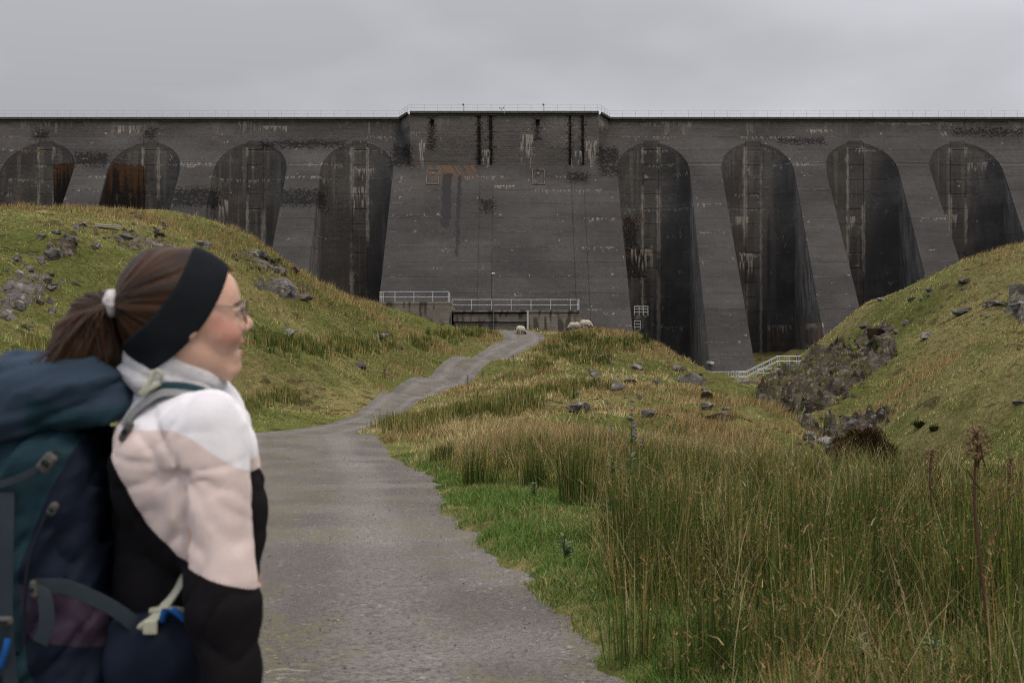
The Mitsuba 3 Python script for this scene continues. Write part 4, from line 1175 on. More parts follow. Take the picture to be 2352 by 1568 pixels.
crag_patch('rock_face', 'broad steep face of broken dark rock between the stair and the right hillside', 'rock face', [(1735, 915), (1790, 880), (1830, 850), (1870, 808), (1930, 800), (1960, 830), (2050, 806), (2060, 822), (1990, 872), (1940, 905), (1890, 940), (1850, 962), (1800, 945)], 60, 2.7, 0.30, 3, 'crag', 0.75)
crag_patch('rock_face', 'shattered rock along the stream gully below the grass slope', 'rock face', [(1852, 972), (1900, 966), (1930, 985), (1990, 950), (2035, 955), (2025, 1000), (2000, 1050), (1960, 1050), (1920, 1030), (1880, 1010)], 40, 1.8, 0.24, 7)
crag_patch('rock_face', 'low scree face under the crest at the right end of the left hillside', 'scree', [(540, 570), (590, 575), (650, 605), (670, 632), (640, 640), (590, 615), (550, 592)], 40, 0.8, 0.2, 11)
crag_patch('rock_face', 'scattered slate scree below the plank on the left hillside', 'scree', [(255, 548), (300, 535), (400, 552), (440, 575), (420, 590), (330, 575), (270, 572)], 40, 0.6, 0.2, 13)
crag_patch('rock_face', 'cracked grey outcrop standing out of the left hillside', 'rock face', [(580, 655), (640, 650), (715, 655), (712, 682), (690, 695), (640, 682), (590, 668)], 40, 1.3, 0.2, 17, 'rock')
crag_patch('rock_face', 'rubble spread on the far left of the hillside', 'scree', [(-20, 640), (60, 625), (150, 640), (140, 690), (60, 740), (-20, 730)], 40, 0.45, 0.22, 19, 'rock')
crag_patch('rock_face', 'stony break in the turf round the craggy outcrop on the left', 'scree', [(95, 600), (120, 560), (170, 548), (190, 565), (175, 600), (120, 615)], 40, 1.1, 0.2, 23)
crag_patch('rock_face', 'rubble face under the crag at the right edge', 'rock face', [(2290, 715), (2330, 690), (2400, 680), (2400, 750), (2330, 745)], 40, 1.3, 0.25, 29, 'rock')
crag_patch('rock_face', 'bare scree round the dark hollow on the right hillside', 'scree', [(1970, 790), (1990, 750), (2050, 745), (2060, 770), (2030, 815), (1985, 820)], 40, 1.0, 0.25, 31)


tag(put_blades('crag_grass', GRASS_TUFTS), 'tufts of grass caught between the broken rocks', 'grass', kind='stuff')


def small(n, px, py, rx_, ry_, smin_, smax_, label, group, m='rock', y0=20):
    for q in range(n):
        s = smin_ * (smax_ / smin_) ** RS.uniform() ** 1.6
        stone(px + RS.normal(0, 0.5) * rx_, py + RS.normal(0, 0.5) * ry_, s * RS.uniform(0.9, 1.6), s * RS.uniform(0.6, 1.0), label, 'stone', group, m, y0)


small(44, 60, 640, 110, 80, 7, 24, 'small grey stone lying loose on the left hillside turf', 'stones scattered over the left hillside')
small(30, 300, 545, 90, 30, 7, 26, 'dark slate fragment in the scree near the left crest', 'scree near the left crest', 'crag')
small(26, 600, 600, 70, 30, 7, 22, 'dark fragment along the eroded right end of the left hillside crest', 'scree along the left hillside crest', 'crag')
small(16, 150, 560, 70, 40, 8, 26, 'broken piece beside the craggy outcrop on the left hillside', 'rubble beside the craggy outcrop')
small(60, 1880, 880, 110, 60, 8, 30, 'broken rock piece in the steep bank by the stair', 'rubble of the rocky bank', 'crag', 60)
small(24, 2010, 780, 60, 40, 7, 20, 'loose stone around the hollow on the right hillside', 'stones around the hollow')
small(26, 1900, 1000, 70, 40, 8, 22, 'loose stone in the bed of the stream gully', 'stones of the stream gully', 'crag')
small(16, 2250, 690, 120, 60, 7, 16, 'small stone in the turf of the right hillside', 'stones on the right hillside')
small(16, 1420, 900, 160, 60, 7, 16, 'small grey stone in the grass of the knoll', 'stones on the knoll')
# loose chippings on the lane
mat('chipping', lambda p, n, uv: mix((0.07, 0.065, 0.06), (0.34, 0.315, 0.29), cell_rand(p.x * 30, p.y * 30, 1)), 0.9, 0.1)
ry_ = 3.4 * (40 / 3.4) ** RS.uniform(0, 1, 2600)
t_ = np.where(RS.uniform(0, 1, 2600) < 0.6, RS.beta(0.5, 0.5, 2600), RS.uniform(0, 1, 2600))
rx_ = RL(ry_) + (RR(ry_) - RL(ry_)) * (0.02 + 0.96 * t_)
ok = (rx_ > -0.20 * ry_ - 0.6) & (road_dist(rx_, ry_) < -0.03)
chips = []
for a_, b_ in zip(rx_[ok], ry_[ok]):
    c_ = trimesh.creation.icosphere(0, 1.0)
    r_ = RS.uniform(0.002, 0.0042) * RS.choice([1, 1, 1, 1.8]) * (0.7 + 0.05 * b_)
    u_ = (a_ - (float(RL(b_)) - 0.5)) / (float(RR(b_)) - float(RL(b_)) + 1.0)
    c_.apply_scale(r_ * RS.uniform(0.6, 1.3, 3))
    c_.apply_translation((a_, b_, float(base_height(a_, b_)) + 0.035 * (1 - (2 * u_ - 1) ** 2) - 0.004))
    chips.append(c_)
tag(put('grit', cat(chips), 'chipping'), 'loose stone chippings lying on the lane', 'grit', kind='stuff')
# eroded peat faces
for px, py, w, h, lab in [(1590, 872, 70, 20, 'black peat hag under the turf edge on the right of the knoll'), (1650, 962, 90, 20, 'black peat cut below the knoll'), (1620, 925, 26, 46, 'steep dark peat step on the knoll edge'), (2015, 775, 60, 34, 'dark earthen hollow in the right hillside'), (2010, 815, 44, 26, 'dark earthen cut below the hollow'), (1930, 1060, 90, 60, 'dark peaty bank of the stream gully')]:
    stone(px, py, w, h, lab, 'peat_bank', None, 'peat', 40, 0.05, 'bank')
# weathered plank near the crest of the left hill
k = thing('plank', 'pale split plank lying on the turf near the left crest', 'plank')
g = hit(240, 527, 20)
pl = bevel_box(-1.05, 1.05, -0.16, 0.16, -0.04, 0.04, 0.01)
for nm, dz, dx, w in (('board', 0.14, 0, 1.0), ('splinter', 0.24, 0.25, 0.8)):
    q = pl.copy()
    q.apply_scale([w, 1, 1])
    q.apply_transform(trimesh.transformations.rotation_matrix(0.06, [0, 1, 0]))
    q.apply_translation(g + [dx, 0, dz])
    put(nm, q, 'bleached_wood', k)
mat('bleached_wood', lambda p, n, uv: mix((0.26, 0.25, 0.235), (0.42, 0.41, 0.39), noise(p.x * 2, p.y * 30, p.z * 30)), 0.8, 0.2)
k = thing('marker_post', 'short wooden marker post in the meadow left of the lane', 'post')
g = hit(883, 868, 20)
put('stake', bevel_box(g[0] - 0.08, g[0] + 0.08, g[1] - 0.08, g[1] + 0.08, g[2] - 0.2, g[2] + 0.55, 0.02), 'grey_wood', k)
put('top', bevel_box(g[0] - 0.09, g[0] + 0.09, g[1] - 0.09, g[1] + 0.09, g[2] + 0.552, g[2] + 0.6, 0.02), 'grey_wood', k)
mat('grey_wood', lambda p, n, uv: mix((0.07, 0.05, 0.04), (0.16, 0.12, 0.095), noise(p.x * 40, p.y * 40, p.z * 3)), 0.9, 0.1)

# ---------------------------------------------------------------- single plants
mat('stem_green', (0.055, 0.085, 0.035), 0.8, 0.2)
mat('stem_brown', (0.075, 0.042, 0.026), 0.85, 0.15)
mat('seed_brown', lambda p, n, uv: mix((0.11, 0.065, 0.035), (0.24, 0.165, 0.10), noise(p.x * 120, p.y * 120, p.z * 120)), 0.9, 0.1)
mat('thistle_purple', (0.30, 0.13, 0.33), 0.8, 0.1)
mat('thistle_leaf', lambda p, n, uv: mix((0.085, 0.130, 0.062), (0.15, 0.20, 0.115), noise(p.x * 40, p.y * 40, p.z * 40)), 0.7, 0.2)


def leaf(base, direction, up, L, W, droop=0.4, teeth=5):
    """jagged leaf blade with depth: folded along its rib"""
    d = np.asarray(direction, float)
    d /= np.linalg.norm(d)
    s = np.cross(d, up)
    s /= np.linalg.norm(s)
    u = np.cross(s, d)
    v, f = [], []
    n = teeth * 2
    for i in range(n + 1):
        t = i / n
        c = base + d * L * t + u * (L * 0.25 * t - L * droop * t * t)
        ww = W * math.sin(math.pi * min(1, 0.12 + t * 0.88)) * (1.0 if i % 2 else 0.45)
        v += [c - s * ww + u * ww * 0.45, c, c + s * ww + u * ww * 0.45]
    for i in range(n):
        a = 3 * i
        f += [[a, a + 1, a + 4], [a, a + 4, a + 3], [a + 1, a + 2, a + 5], [a + 1, a + 5, a + 4]]
    return trimesh.Trimesh(np.array(v), np.array(f), process=False)


def thistle(px, py, hgt, label, heads=3, leaves=14, size=1.0, y0=3.0, rosette=False):
    g = hit(px, py, y0)
    rng = np.random.default_rng(int(px * 3 + py))
    k = thing('thistle', label, 'thistle')
    top = g + [rng.normal(0, 0.03), rng.normal(0, 0.03), hgt]
    mid = (g + top) / 2 + [rng.normal(0, 0.02), 0, 0]
    put('stem', tube([g - [0, 0, 0.03], mid, top], [0.007 * size, 0.006 * size, 0.004 * size], 6), 'stem_green', k)
    for i in range(leaves):
        t = rng.uniform(0.05, 0.92)
        b = g + (top - g) * t
        a = rng.uniform(0, 6.28)
        L = (0.135 - 0.07 * t) * size * rng.uniform(0.7, 1.2)
        put('leaf', leaf(b, [math.cos(a), math.sin(a), 0.35 + 0.5 * rng.uniform()], [0, 0, 1], L, L * 0.17), 'thistle_leaf', k)
    for i in range(heads):
        a = rng.uniform(0, 6.28)
        b = g + (top - g) * (1.0 if i == 0 else rng.uniform(0.72, 0.95))
        e = b + [math.cos(a) * 0.05 * (i > 0) * size, math.sin(a) * 0.05 * (i > 0) * size, 0.05 * size]
        put('branch', tube([b, e], 0.003 * size, 5), 'stem_green', k)
        bd = trimesh.creation.icosphere(2, 1.0)
        bd.apply_scale([0.014 * size, 0.014 * size, 0.017 * size])
        bd.apply_translation(e + [0, 0, 0.012])
        h_ = put('flower_head', bd, 'thistle_leaf', k)
        fl = trimesh.creation.cone(0.017 * size, 0.035 * size, sections=10)
        fl.apply_transform(trimesh.transformations.rotation_matrix(math.pi, [1, 0, 0]))
        fl.apply_translation(e + [0, 0, 0.012 + 0.042 * size])
        put('petals', fl, 'thistle_purple', h_)


thistle(1445, 1180, 0.92, 'tall purple flowered thistle rising from the rushes, tallest of them', 4, 18, 1.1)
thistle(1410, 1150, 0.72, 'purple flowered thistle left of the tall one', 1, 10)
thistle(1462, 1170, 0.75, 'purple flowered thistle right of the tall one', 2, 10)
for px, py, lab in [(1590, 1262, 'blue green leafy thistle in the gap of the rush bed'), (2000, 1560, 'leafy thistle at the bottom edge left of the dock stalk'), (2145, 1560, 'leafy thistle at the bottom right below the dock stalk'), (1300, 1290, 'small leafy thistle on the lawn'), (1395, 1190, 'leafy thistle at the left of the rush bed'), (2330, 1420, 'leafy thistle at the right edge of the picture'), (1230, 1150, 'leafy thistle among short rushes behind the lawn')]:
    thistle(px, py, 0.20, lab, 0, 34, 0.95)


def dock(px, py, hgt, label, rng, y0=3.0, heads=30, size=1.0, head_at=0.86):
    g = hit(px, py, y0)
    k = thing('dry_stalk', label, 'dead plant')
    pts = [g + [0.02 * size * math.sin(2.1 * t * 3) - 0.03 * t, 0, hgt * t] for t in np.linspace(0, 1, 9)]
    put('stem', tube(pts, np.linspace(0.010, 0.005, 9) * size, 7), 'stem_brown', k)
    for i in range(5):
        t = rng.uniform(0.35, 0.9)
        b = g + [0, 0, hgt * t]
        a = rng.uniform(0, 6.28)
        e = b + [math.cos(a) * 0.12 * size, math.sin(a) * 0.12 * size, 0.10 * size]
        put('branch', tube([b, (b + e) / 2 + [0, 0, -0.01], e], 0.003 * size, 5), 'stem_brown', k)
    top = pts[-1]
    hs, br = [], []
    for i in range(heads * 3):
        t = rng.uniform(head_at, 1.02)
        a = rng.uniform(0, 6.28)
        r = 0.05 * size * rng.uniform(0.1, 1) ** 0.7 * (0.55 + 0.6 * math.sin(3.1 * min(1, (t - head_at) / (1.02 - head_at))))
        c = np.array([top[0] + r * math.cos(a), top[1] + r * math.sin(a), g[2] + hgt * t])
        sm_ = trimesh.creation.icosphere(0, 1.0)
        sm_.apply_scale(np.array([0.0045, 0.0045, 0.009]) * size * rng.uniform(0.6, 1.5))
        sm_.apply_transform(trimesh.transformations.rotation_matrix(rng.uniform(0, 3), rng.normal(0, 1, 3)))
        sm_.apply_translation(c)
        hs.append(sm_)
        if i % 3 == 0:
            br.append(tube([np.array([top[0], top[1], c[2] - 0.05 * size]), c], 0.0016 * size, 3))
    tag(put('seed_heads', cat(hs), 'seed_brown', k), kind='stuff')
    tag(put('twigs', cat(br), 'stem_brown', k), kind='stuff')


rg = np.random.default_rng(21)
g0 = hit(2262, 1568 + 60)
dock(2262, 1630, EYE + (784 - 992) / FOC * g0[1] - g0[2], 'tall dead dock stalk with a tangled brown head in the right foreground', rg, heads=30, size=1.05, head_at=0.90)
for px, py, hgt, lab in [(2150, 1330, 0.85, 'dead dock stalk behind and left of the tallest one'), (2330, 1300, 0.8, 'dead dock stalk near the right edge'), (1075, 900, 1.5, 'dead stalk beside the lane, left one of the row'), (1110, 885, 1.3, 'dead stalk beside the lane, second of the row'), (1180, 850, 1.6, 'dead stalk beside the lane, third of the row'), (1215, 842, 1.4, 'dead stalk beside the lane, right one of the row'), (690, 945, 1.6, 'dead stalk in the meadow left of the lane'), (500, 960, 1.4, 'dead stalk in the meadow right of her collar'),
                         (300, 487, 1.9, 'dead stalk on the crest against the second niche'), (270, 486, 1.7, 'dead stalk left of the other on the crest'), (50, 476, 1.8, 'dead stalk on the crest against the first niche')]:
    g = hit(px, py)
    far_ = g[1] > 25
    dock(px, py, hgt * (0.75 if far_ else 1), lab, rg, heads=10 if far_ else 22, size=2.2 if far_ else 1.0, head_at=0.7 if far_ else 0.85)

# bushes
mat('heather_twig', (0.05, 0.034, 0.028), 0.9, 0.1)


def bush(px, py, rx_, rz_, label, cols, n, y0=40):
    g = hit(px, py, y0)
    s = g[1] / FOC
    rng = np.random.default_rng(int(px + py))
    k = thing('bush', label, 'bush')
    R3 = np.array([rx_ * s, rx_ * s * 0.8, rz_ * s])
    q = rng.normal(0, 1, (n, 3))
    q /= np.linalg.norm(q, axis=1, keepdims=True)
    q *= rng.uniform(0.35, 1, (n, 1)) ** 0.6
    q[:, 2] = np.abs(q[:, 2])
    P = g + q * R3 * (0.7 + 0.6 * meshkit.noise(q * 3 + 5)[:, None])
    az = np.arctan2(q[:, 1], q[:, 0]) + rng.normal(0, 0.5, n)
    tag(put_blades('foliage', [blades(P, rng.uniform(0.12, 0.34, n), 0.07 * np.ones(n), az, rng.uniform(0.2, 1.0, n), tones(n, cols, None, 0.3, rng), 1, rng)], k), kind='stuff')
    for i in range(9):
        e = g + rng.normal(0, 0.5, 3) * R3 * [1, 1, 0] + [0, 0, R3[2] * 0.8]
        put('stem', tube([g - [0, 0, 0.1], (g + e) / 2, e], [0.05, 0.035, 0.015], 5), 'heather_twig', k)


bush(1985, 1066, 66, 74, 'dark heather bush overhanging the near end of the gully', [(0.030, 0.022, 0.012), (0.060, 0.034, 0.018), (0.040, 0.042, 0.014), (0.085, 0.042, 0.026)], 5000)
bush(1935, 1052, 34, 40, 'dark bush left of the heather bush in the gully', [(0.022, 0.022, 0.010), (0.040, 0.034, 0.014)], 2600)
bush(1858, 795, 9, 13, 'small green gorse bush on the bank against the dam', [(0.050, 0.060, 0.012), (0.075, 0.075, 0.018)], 500)
bush(1483, 790, 9, 20, 'dark upright rush bush at the right end of the knoll crest', [(0.040, 0.052, 0.014), (0.07, 0.075, 0.022)], 500)
bush(2113, 982, 11, 9, 'dark green rush cushion on the right hillside', [(0.030, 0.038, 0.012), (0.045, 0.052, 0.016)], 400)
bush(2144, 990, 7, 6, 'smaller dark rush cushion right of the other on the hillside', [(0.030, 0.038, 0.012), (0.045, 0.052, 0.016)], 250)
# ---------------------------------------------------------------- sheep
scene['fleece'] = {'type': 'twosided', 'b': {'type': 'bumpmap', 'scale': 0.03, 'arbitrary': mikit.proc(lambda p, n, uv: noise(p.x * 22, p.y * 22, p.z * 22), eps=0.01),
                                             'bsdf': {'type': 'principled', 'base_color': {'type': 'mesh_attribute', 'name': 'vertex_color'}, 'roughness': 0.95, 'specular': 0.1}}}


def sheep_mesh(graze, lying, seed):
    rng = np.random.default_rng(seed)
    p, o, h = grid((-0.85, -0.42, -0.06), (1.05, 0.42, 1.08), 0.022)
    d = s_ell(p, (0, 0, 0.62), (0.50, 0.25, 0.27))
    d = smin(d, s_ell(p, (-0.26, 0, 0.64), (0.27, 0.25, 0.27)), 0.08)
    d = smin(d, s_ell(p, (0.28, 0, 0.60), (0.24, 0.21, 0.27)), 0.08)
    d = d + 0.035 * (meshkit.noise(p * 11 + seed) - 0.5)
    hd = np.array([0.74, 0.04, 0.17]) if graze else np.array([0.70, 0.0, 0.92])
    nk = np.array([0.42, 0, 0.60])
    d = smin(d, s_cap(p, nk, nk + (hd - nk) * 0.72, 0.16, 0.10), 0.06)
    face = np.array([0.10, 0.0, -0.13]) if graze else np.array([0.20, 0, -0.08])
    d = smin(d, s_cap(p, hd + [-0.04, 0, 0.05], hd + face, 0.080, 0.045), 0.03)
    for s in (-1, 1):
        d = smin(d, s_ell(p, hd + [-0.05, 0.11 * s, 0.07], (0.03, 0.075, 0.025)), 0.02)
        d = smin(d, s_cap(p, (0.30, 0.12 * s, 0.45), (0.31, 0.12 * s, 0.24), 0.075, 0.045), 0.04)
        d = smin(d, s_cap(p, (0.31, 0.12 * s, 0.24), (0.29, 0.12 * s, 0.0), 0.042, 0.038), 0.02)
        d = smin(d, s_cap(p, (-0.30, 0.12 * s, 0.48), (-0.26, 0.12 * s, 0.36), 0.11, 0.07), 0.05)
        d = smin(d, s_cap(p, (-0.26, 0.12 * s, 0.36), (-0.39, 0.12 * s, 0.24), 0.06, 0.043), 0.03)
        d = smin(d, s_cap(p, (-0.39, 0.12 * s, 0.24), (-0.36, 0.12 * s, 0.0), 0.042, 0.038), 0.02)
    d = smin(d, s_cap(p, (-0.50, 0, 0.74), (-0.57, 0, 0.45), 0.05, 0.03), 0.03)
    m = surface_nets(d, o, h)
    v = np.array(m.vertices)
    dark = (v[:, 2] < 0.33) | (np.linalg.norm(v - (hd + face * 0.5), axis=1) < 0.17)
    wool = np.array([0.44, 0.40, 0.33]) * (0.75 + 0.5 * meshkit.noise(v * 9))[:, None]
    col = np.where(dark[:, None], [0.035, 0.030, 0.028], wool)
    return v, np.array(m.faces), col


def sheep(px, py, Y, rot, graze, label, seed, scale=1.0):
    v, f, c = sheep_mesh(graze, False, seed)
    b = at(px, py, Y)
    b[2] = ground(b[0], b[1]) - 0.02
    k = thing('sheep', label, 'sheep')
    scene[k] = mikit.ply((v, f), 'fleece', smooth=True, color=c)
    scene[k]['to_world'] = T().translate(b.tolist()).rotate([0, 0, 1], rot).scale(scale)


sheep(1196, 768, 151.5, 50, True, 'lone sheep grazing at the end of the lane before the dark recess', 1, 1.12)
sheep(1319, 757, 150.5, 165, True, 'left sheep of the group half hidden by grass on the knoll', 2, 1.05)
sheep(1331, 757, 151.5, 40, True, 'middle sheep of the group half hidden by grass on the knoll', 3, 1.05)
sheep(1345, 757, 150.5, 10, True, 'right and largest sheep of the group on the knoll', 4, 1.15)

# ---------------------------------------------------------------- the walker
A = at
YH = 2.52


PIV, TURN = A(425, 720, YH), math.radians(12.5)
HEAD_TURN = trimesh.transformations.rotation_matrix(TURN, [0, 0, 1], PIV)


def turned(m):
    m = m.copy() if isinstance(m, trimesh.Trimesh) else trimesh.Trimesh(*m, process=False)
    m.apply_transform(HEAD_TURN)
    return m


def tp(q):
    return (HEAD_TURN @ np.r_[q, 1])[:3]


def skin(p, n, uv):
    c1 = mi.Point3f(*[float(q) for q in tp(A(508, 762, 2.462))])
    d = dr.sqrt(dr.square((p.x - c1.x) / 0.042) + dr.square((p.y - c1.y) / 0.06) + dr.square((p.z - c1.z) / 0.036))
    f = fbm(p.x * 60, p.y * 60, p.z * 60, 3)
    col = mix((0.50, 0.305, 0.235), (0.60, 0.385, 0.305), f)
    return mix(col, (0.50, 0.185, 0.160), smoothstep(0.62, 0.34, d * 0.35 + 0.5 * f) * 0.55)


mat('skin', skin, 0.5, 0.35)
mat('lips', (0.42, 0.17, 0.15), 0.45, 0.4)
TIE = A(262, 697, YH + 0.01)
TIEW = tp(TIE)


def lock(p, k):
    dx, dy, dz = p.x - float(TIEW[0]), p.y - float(TIEW[1]), p.z - float(TIEW[2])
    r = dr.sqrt(dx * dx + dy * dy + dz * dz) + 1e-4
    return noise(dr.atan2(dz, dx) * k * 0.5 + 40, dy * k * 1.3 + 40 + dr.atan2(dz, dx) * 3, r * 2.5)


scene['hair'] = {'type': 'twosided', 'b': {'type': 'bumpmap', 'scale': 0.0022, 'arbitrary': mikit.proc(lambda p, n, uv: lock(p, 34), eps=0.002),
                                           'bsdf': {'type': 'principled', 'base_color': mikit.proc(lambda p, n, uv: mix((0.012, 0.0065, 0.0045), (0.062, 0.029, 0.015), smoothstep(0.25, 0.8, lock(p, 17) * 0.55 + lock(p, 44) * 0.45))), 'roughness': 0.5, 'specular': 0.2}}}
mat('strand', (0.060, 0.032, 0.019), 0.45, 0.5)


def weave(c, k=0.18, f=420.0):
    c = np.array(c)
    return lambda p, n, uv: mi.Color3f(*[float(q) for q in c]) * (1 - k + 2 * k * noise(p.x * f, p.y * f, p.z * f)) * (0.86 + 0.28 * fbm(p.x * 18, p.y * 18, p.z * 18, 2))


mat('headband_cloth', weave((0.012, 0.014, 0.018)), 0.9, 0.06, sheen=0.05)
mat('white_fleece', weave((0.70, 0.70, 0.76), 0.06), 0.9, 0.1, sheen=0.1)
mat('pink_fleece', weave((0.61, 0.515, 0.505), 0.06), 0.9, 0.1, sheen=0.1)
mat('black_fleece', weave((0.011, 0.010, 0.012), 0.15), 0.95, 0.04, sheen=0.03)
mat('grey_knit', weave((0.50, 0.50, 0.535), 0.16, 180.0), 0.95, 0.1)
mat('scrunchie_cloth', weave((0.52, 0.50, 0.53), 0.12, 300.0), 0.9, 0.1)
mat('trouser_cloth', weave((0.020, 0.021, 0.025)), 0.85, 0.15)
mat('boot_leather', (0.035, 0.028, 0.024), 0.6, 0.3)
mat('eye_white', (0.62, 0.60, 0.58), 0.2, 0.5)
mat('eye_iris', (0.03, 0.022, 0.016), 0.15, 0.6)
mat('wire_frame', (0.22, 0.20, 0.19), 0.3, 0.6, metallic=0.8)
scene['lens_glass'] = {'type': 'thindielectric', 'int_ior': 1.12}
walker = thing('person', 'woman in white, pink and black fleece with a dark headband and glasses, facing right', 'person')


def head_sdf(p):
    d = s_ell(p, A(414, 690, YH), (0.099, 0.076, 0.089))
    d = smin(d, s_ell(p, A(472, 742, YH), (0.058, 0.059, 0.076)), 0.03)
    d = smin(d, s_ell(p, A(498, 806, YH), (0.036, 0.036, 0.046)), 0.02)
    d = smin(d, s_ell(p, A(520, 690, YH), (0.015, 0.046, 0.040)), 0.018)
    d = smin(d, s_cap(p, A(536, 845, YH), A(524, 851, YH), 0.0135, 0.018), 0.014)
    d = smin(d, s_cap(p, A(543, 704, YH), A(562, 737, YH), 0.0075, 0.0095), 0.007)
    d = smin(d, s_ell(p, A(565, 745, YH), (0.0118, 0.0110, 0.0095)), 0.006)
    for s in (-1, 1):
        d = smin(d, s_ell(p, A(553, 753, YH + 0.0115 * s), (0.011, 0.0075, 0.0075)), 0.005)
        d = smin(d, s_cap(p, A(412, 796, YH + 0.048 * s), A(514, 852, YH + 0.013 * s), 0.016, 0.011), 0.018)
        d = smin(d, s_ell(p, A(500, 764, YH + 0.031 * s), (0.033, 0.027, 0.030)), 0.014)
        d = smax(d, -s_ell(p, A(550, 713, YH + 0.031 * s), (0.015, 0.016, 0.010)), 0.008)
        d = smin(d, s_ell(p, A(526, 714, YH + 0.031 * s), (0.0126, 0.0150, 0.0118)), 0.003)
        d = smin(d, s_ell(p, A(412, 742, YH + 0.074 * s), (0.017, 0.009, 0.030)), 0.006)
    d = smin(d, s_ell(p, A(539, 777, YH), (0.0135, 0.022, 0.0125)), 0.008)
    d = smin(d, s_ell(p, A(533, 819, YH), (0.0135, 0.021, 0.0130)), 0.010)
    d = smin(d, s_ell(p, A(546, 785, YH), (0.0105, 0.019, 0.0054)), 0.003)
    d = smin(d, s_ell(p, A(542, 812, YH), (0.0105, 0.017, 0.0064)), 0.004)
    d = smax(d, -s_ell(p, A(552, 798, YH), (0.017, 0.017, 0.0034)), 0.002)
    d = smin(d, s_cap(p, A(424, 825, YH), A(390, 985, 2.56), 0.054, 0.062), 0.022)
    return d


SHO_R, ELB_R, WRI_R = A(474, 992, 2.415), A(512, 1390, 2.37), A(556, 1715, 2.36)
SHO_L, ELB_L, WRI_L = A(470, 985, 2.79), A(400, 1360, 2.86), A(478, 1362, 2.74)
HIP_R, HIP_L = A(395, 1625, 2.52), A(395, 1625, 2.71)
KNE_R, KNE_L = np.array([-0.50, 2.51, 0.475]), np.array([-0.60, 2.71, 0.49])
ANK_R, ANK_L = np.array([-0.53, 2.50, 0.10]), np.array([-0.80, 2.72, 0.15])


def torso_sdf(p, e):
    d = s_ell(p, A(425, 1075, 2.60), (0.128 + e, 0.175 + e, 0.20 + e))
    d = smin(d, s_ell(p, A(490, 1170, 2.60), (0.095 + e, 0.165 + e, 0.125 + e)), 0.05)
    d = smin(d, s_ell(p, A(428, 1330, 2.60), (0.130 + e, 0.165 + e, 0.20 + e)), 0.06)
    d = smin(d, s_ell(p, A(400, 1540, 2.61), (0.135 + e, 0.180 + e, 0.15 + e)), 0.06)
    d = smin(d, s_cap(p, SHO_R + [0, 0.03, -0.01], SHO_L + [0, -0.03, -0.01], 0.060 + e, 0.060 + e), 0.05)
    d = smin(d, s_cap(p, A(395, 935, 2.56), A(420, 1010, 2.58), 0.075 + e, 0.10 + e), 0.05)
    d = smin(d, s_ell(p, A(415, 1055, 2.49), (0.108 + e, 0.122 + e, 0.110 + e)), 0.06)
    d = smin(d, s_ell(p, A(372, 1060, 2.72), (0.09 + e, 0.115 + e, 0.10 + e)), 0.04)
    return d


def arm_sdf(p, e, R_=True):
    S, E, W = (SHO_R, ELB_R, WRI_R) if R_ else (SHO_L, ELB_L, WRI_L)
    d = s_cap(p, S, E, 0.066 + e, 0.058 + e)
    return smin(d, s_cap(p, E, W, 0.056 + e, 0.034 + e * 1.6), 0.03)


def hand_sdf(p, W, fwd, dwn, side):
    """palm, four bent fingers and a thumb leaving the side of the palm"""
    fwd, dwn, side = (np.asarray(q, float) / np.linalg.norm(q) for q in (fwd, dwn, side))
    d = s_cap(p, W, W + fwd * 0.035, 0.024, 0.026)
    d = smin(d, s_cap(p, W + fwd * 0.03 + side * 0.02, W + fwd * 0.085 + side * 0.026, 0.016, 0.014), 0.015)
    d = smin(d, s_cap(p, W + fwd * 0.03 - side * 0.02, W + fwd * 0.080 - side * 0.026, 0.016, 0.013), 0.015)
    for i, (o, L) in enumerate(((0.030, 0.066), (0.011, 0.075), (-0.009, 0.070), (-0.028, 0.055))):
        a = W + fwd * 0.085 + side * o
        b = a + (fwd * 0.85 + dwn * 0.5) * L * 0.48
        c = b + (fwd * 0.25 + dwn * 0.95) * L * 0.52
        f = np.minimum(s_cap(p, a, b, 0.0098, 0.0088), s_cap(p, b, c, 0.0088, 0.0072))
        d = smin(d, f, 0.004)
    a = W + fwd * 0.030 + side * 0.028
    b = a + fwd * 0.030 + side * 0.024 + dwn * 0.012
    c = b + fwd * 0.030 + dwn * 0.012
    return smin(d, np.minimum(s_cap(p, a, b, 0.0125, 0.0105), s_cap(p, b, c, 0.0105, 0.0085)), 0.006)


def leg_sdf(p, H, K, F, e):
    d = s_cap(p, H + [0, 0, 0.02], K, 0.092 + e, 0.060 + e)
    return smin(d, s_cap(p, K, F, 0.058 + e, 0.040 + e), 0.03)


# one body: head, neck, trunk, limbs and hands
p, o, h = grid((-0.98, 2.24, -0.02), (-0.36, 3.0, 1.70), 0.0064)
zc = p[..., 2]
F = np.full(p.shape[:3], 9, np.float32)


def over(lo, hi, fn, k=0.02):
    a, b = int((lo - o[2]) / h), int((hi - o[2]) / h) + 1
    a = max(a, 0)
    F[:, :, a:b] = smin(F[:, :, a:b], fn(p[:, :, a:b]), k)


over(0.70, 1.50, lambda q: torso_sdf(q, -0.016))
over(0.70, 1.46, lambda q: np.minimum(arm_sdf(q, -0.016), arm_sdf(q, -0.016, False)), 0.03)
over(0.0, 0.98, lambda q: np.minimum(leg_sdf(q, HIP_R, KNE_R, ANK_R, -0.014), leg_sdf(q, HIP_L, KNE_L, ANK_L, -0.014)), 0.04)
over(0.48, 1.16, lambda q: np.minimum(hand_sdf(q, WRI_R, [0.18, 0, -1], [-0.5, 0.3, -0.2], [1, 0.2, 0.2]), hand_sdf(q, WRI_L, [1, -0.35, 0.1], [-0.2, -1, 0], [0.1, -0.1, 1])), 0.012)
low = surface_nets(F, o, h)
ph, oh, hh = grid((-0.75, 2.40, 1.33), (-0.43, 2.64, 1.69), 0.0034)
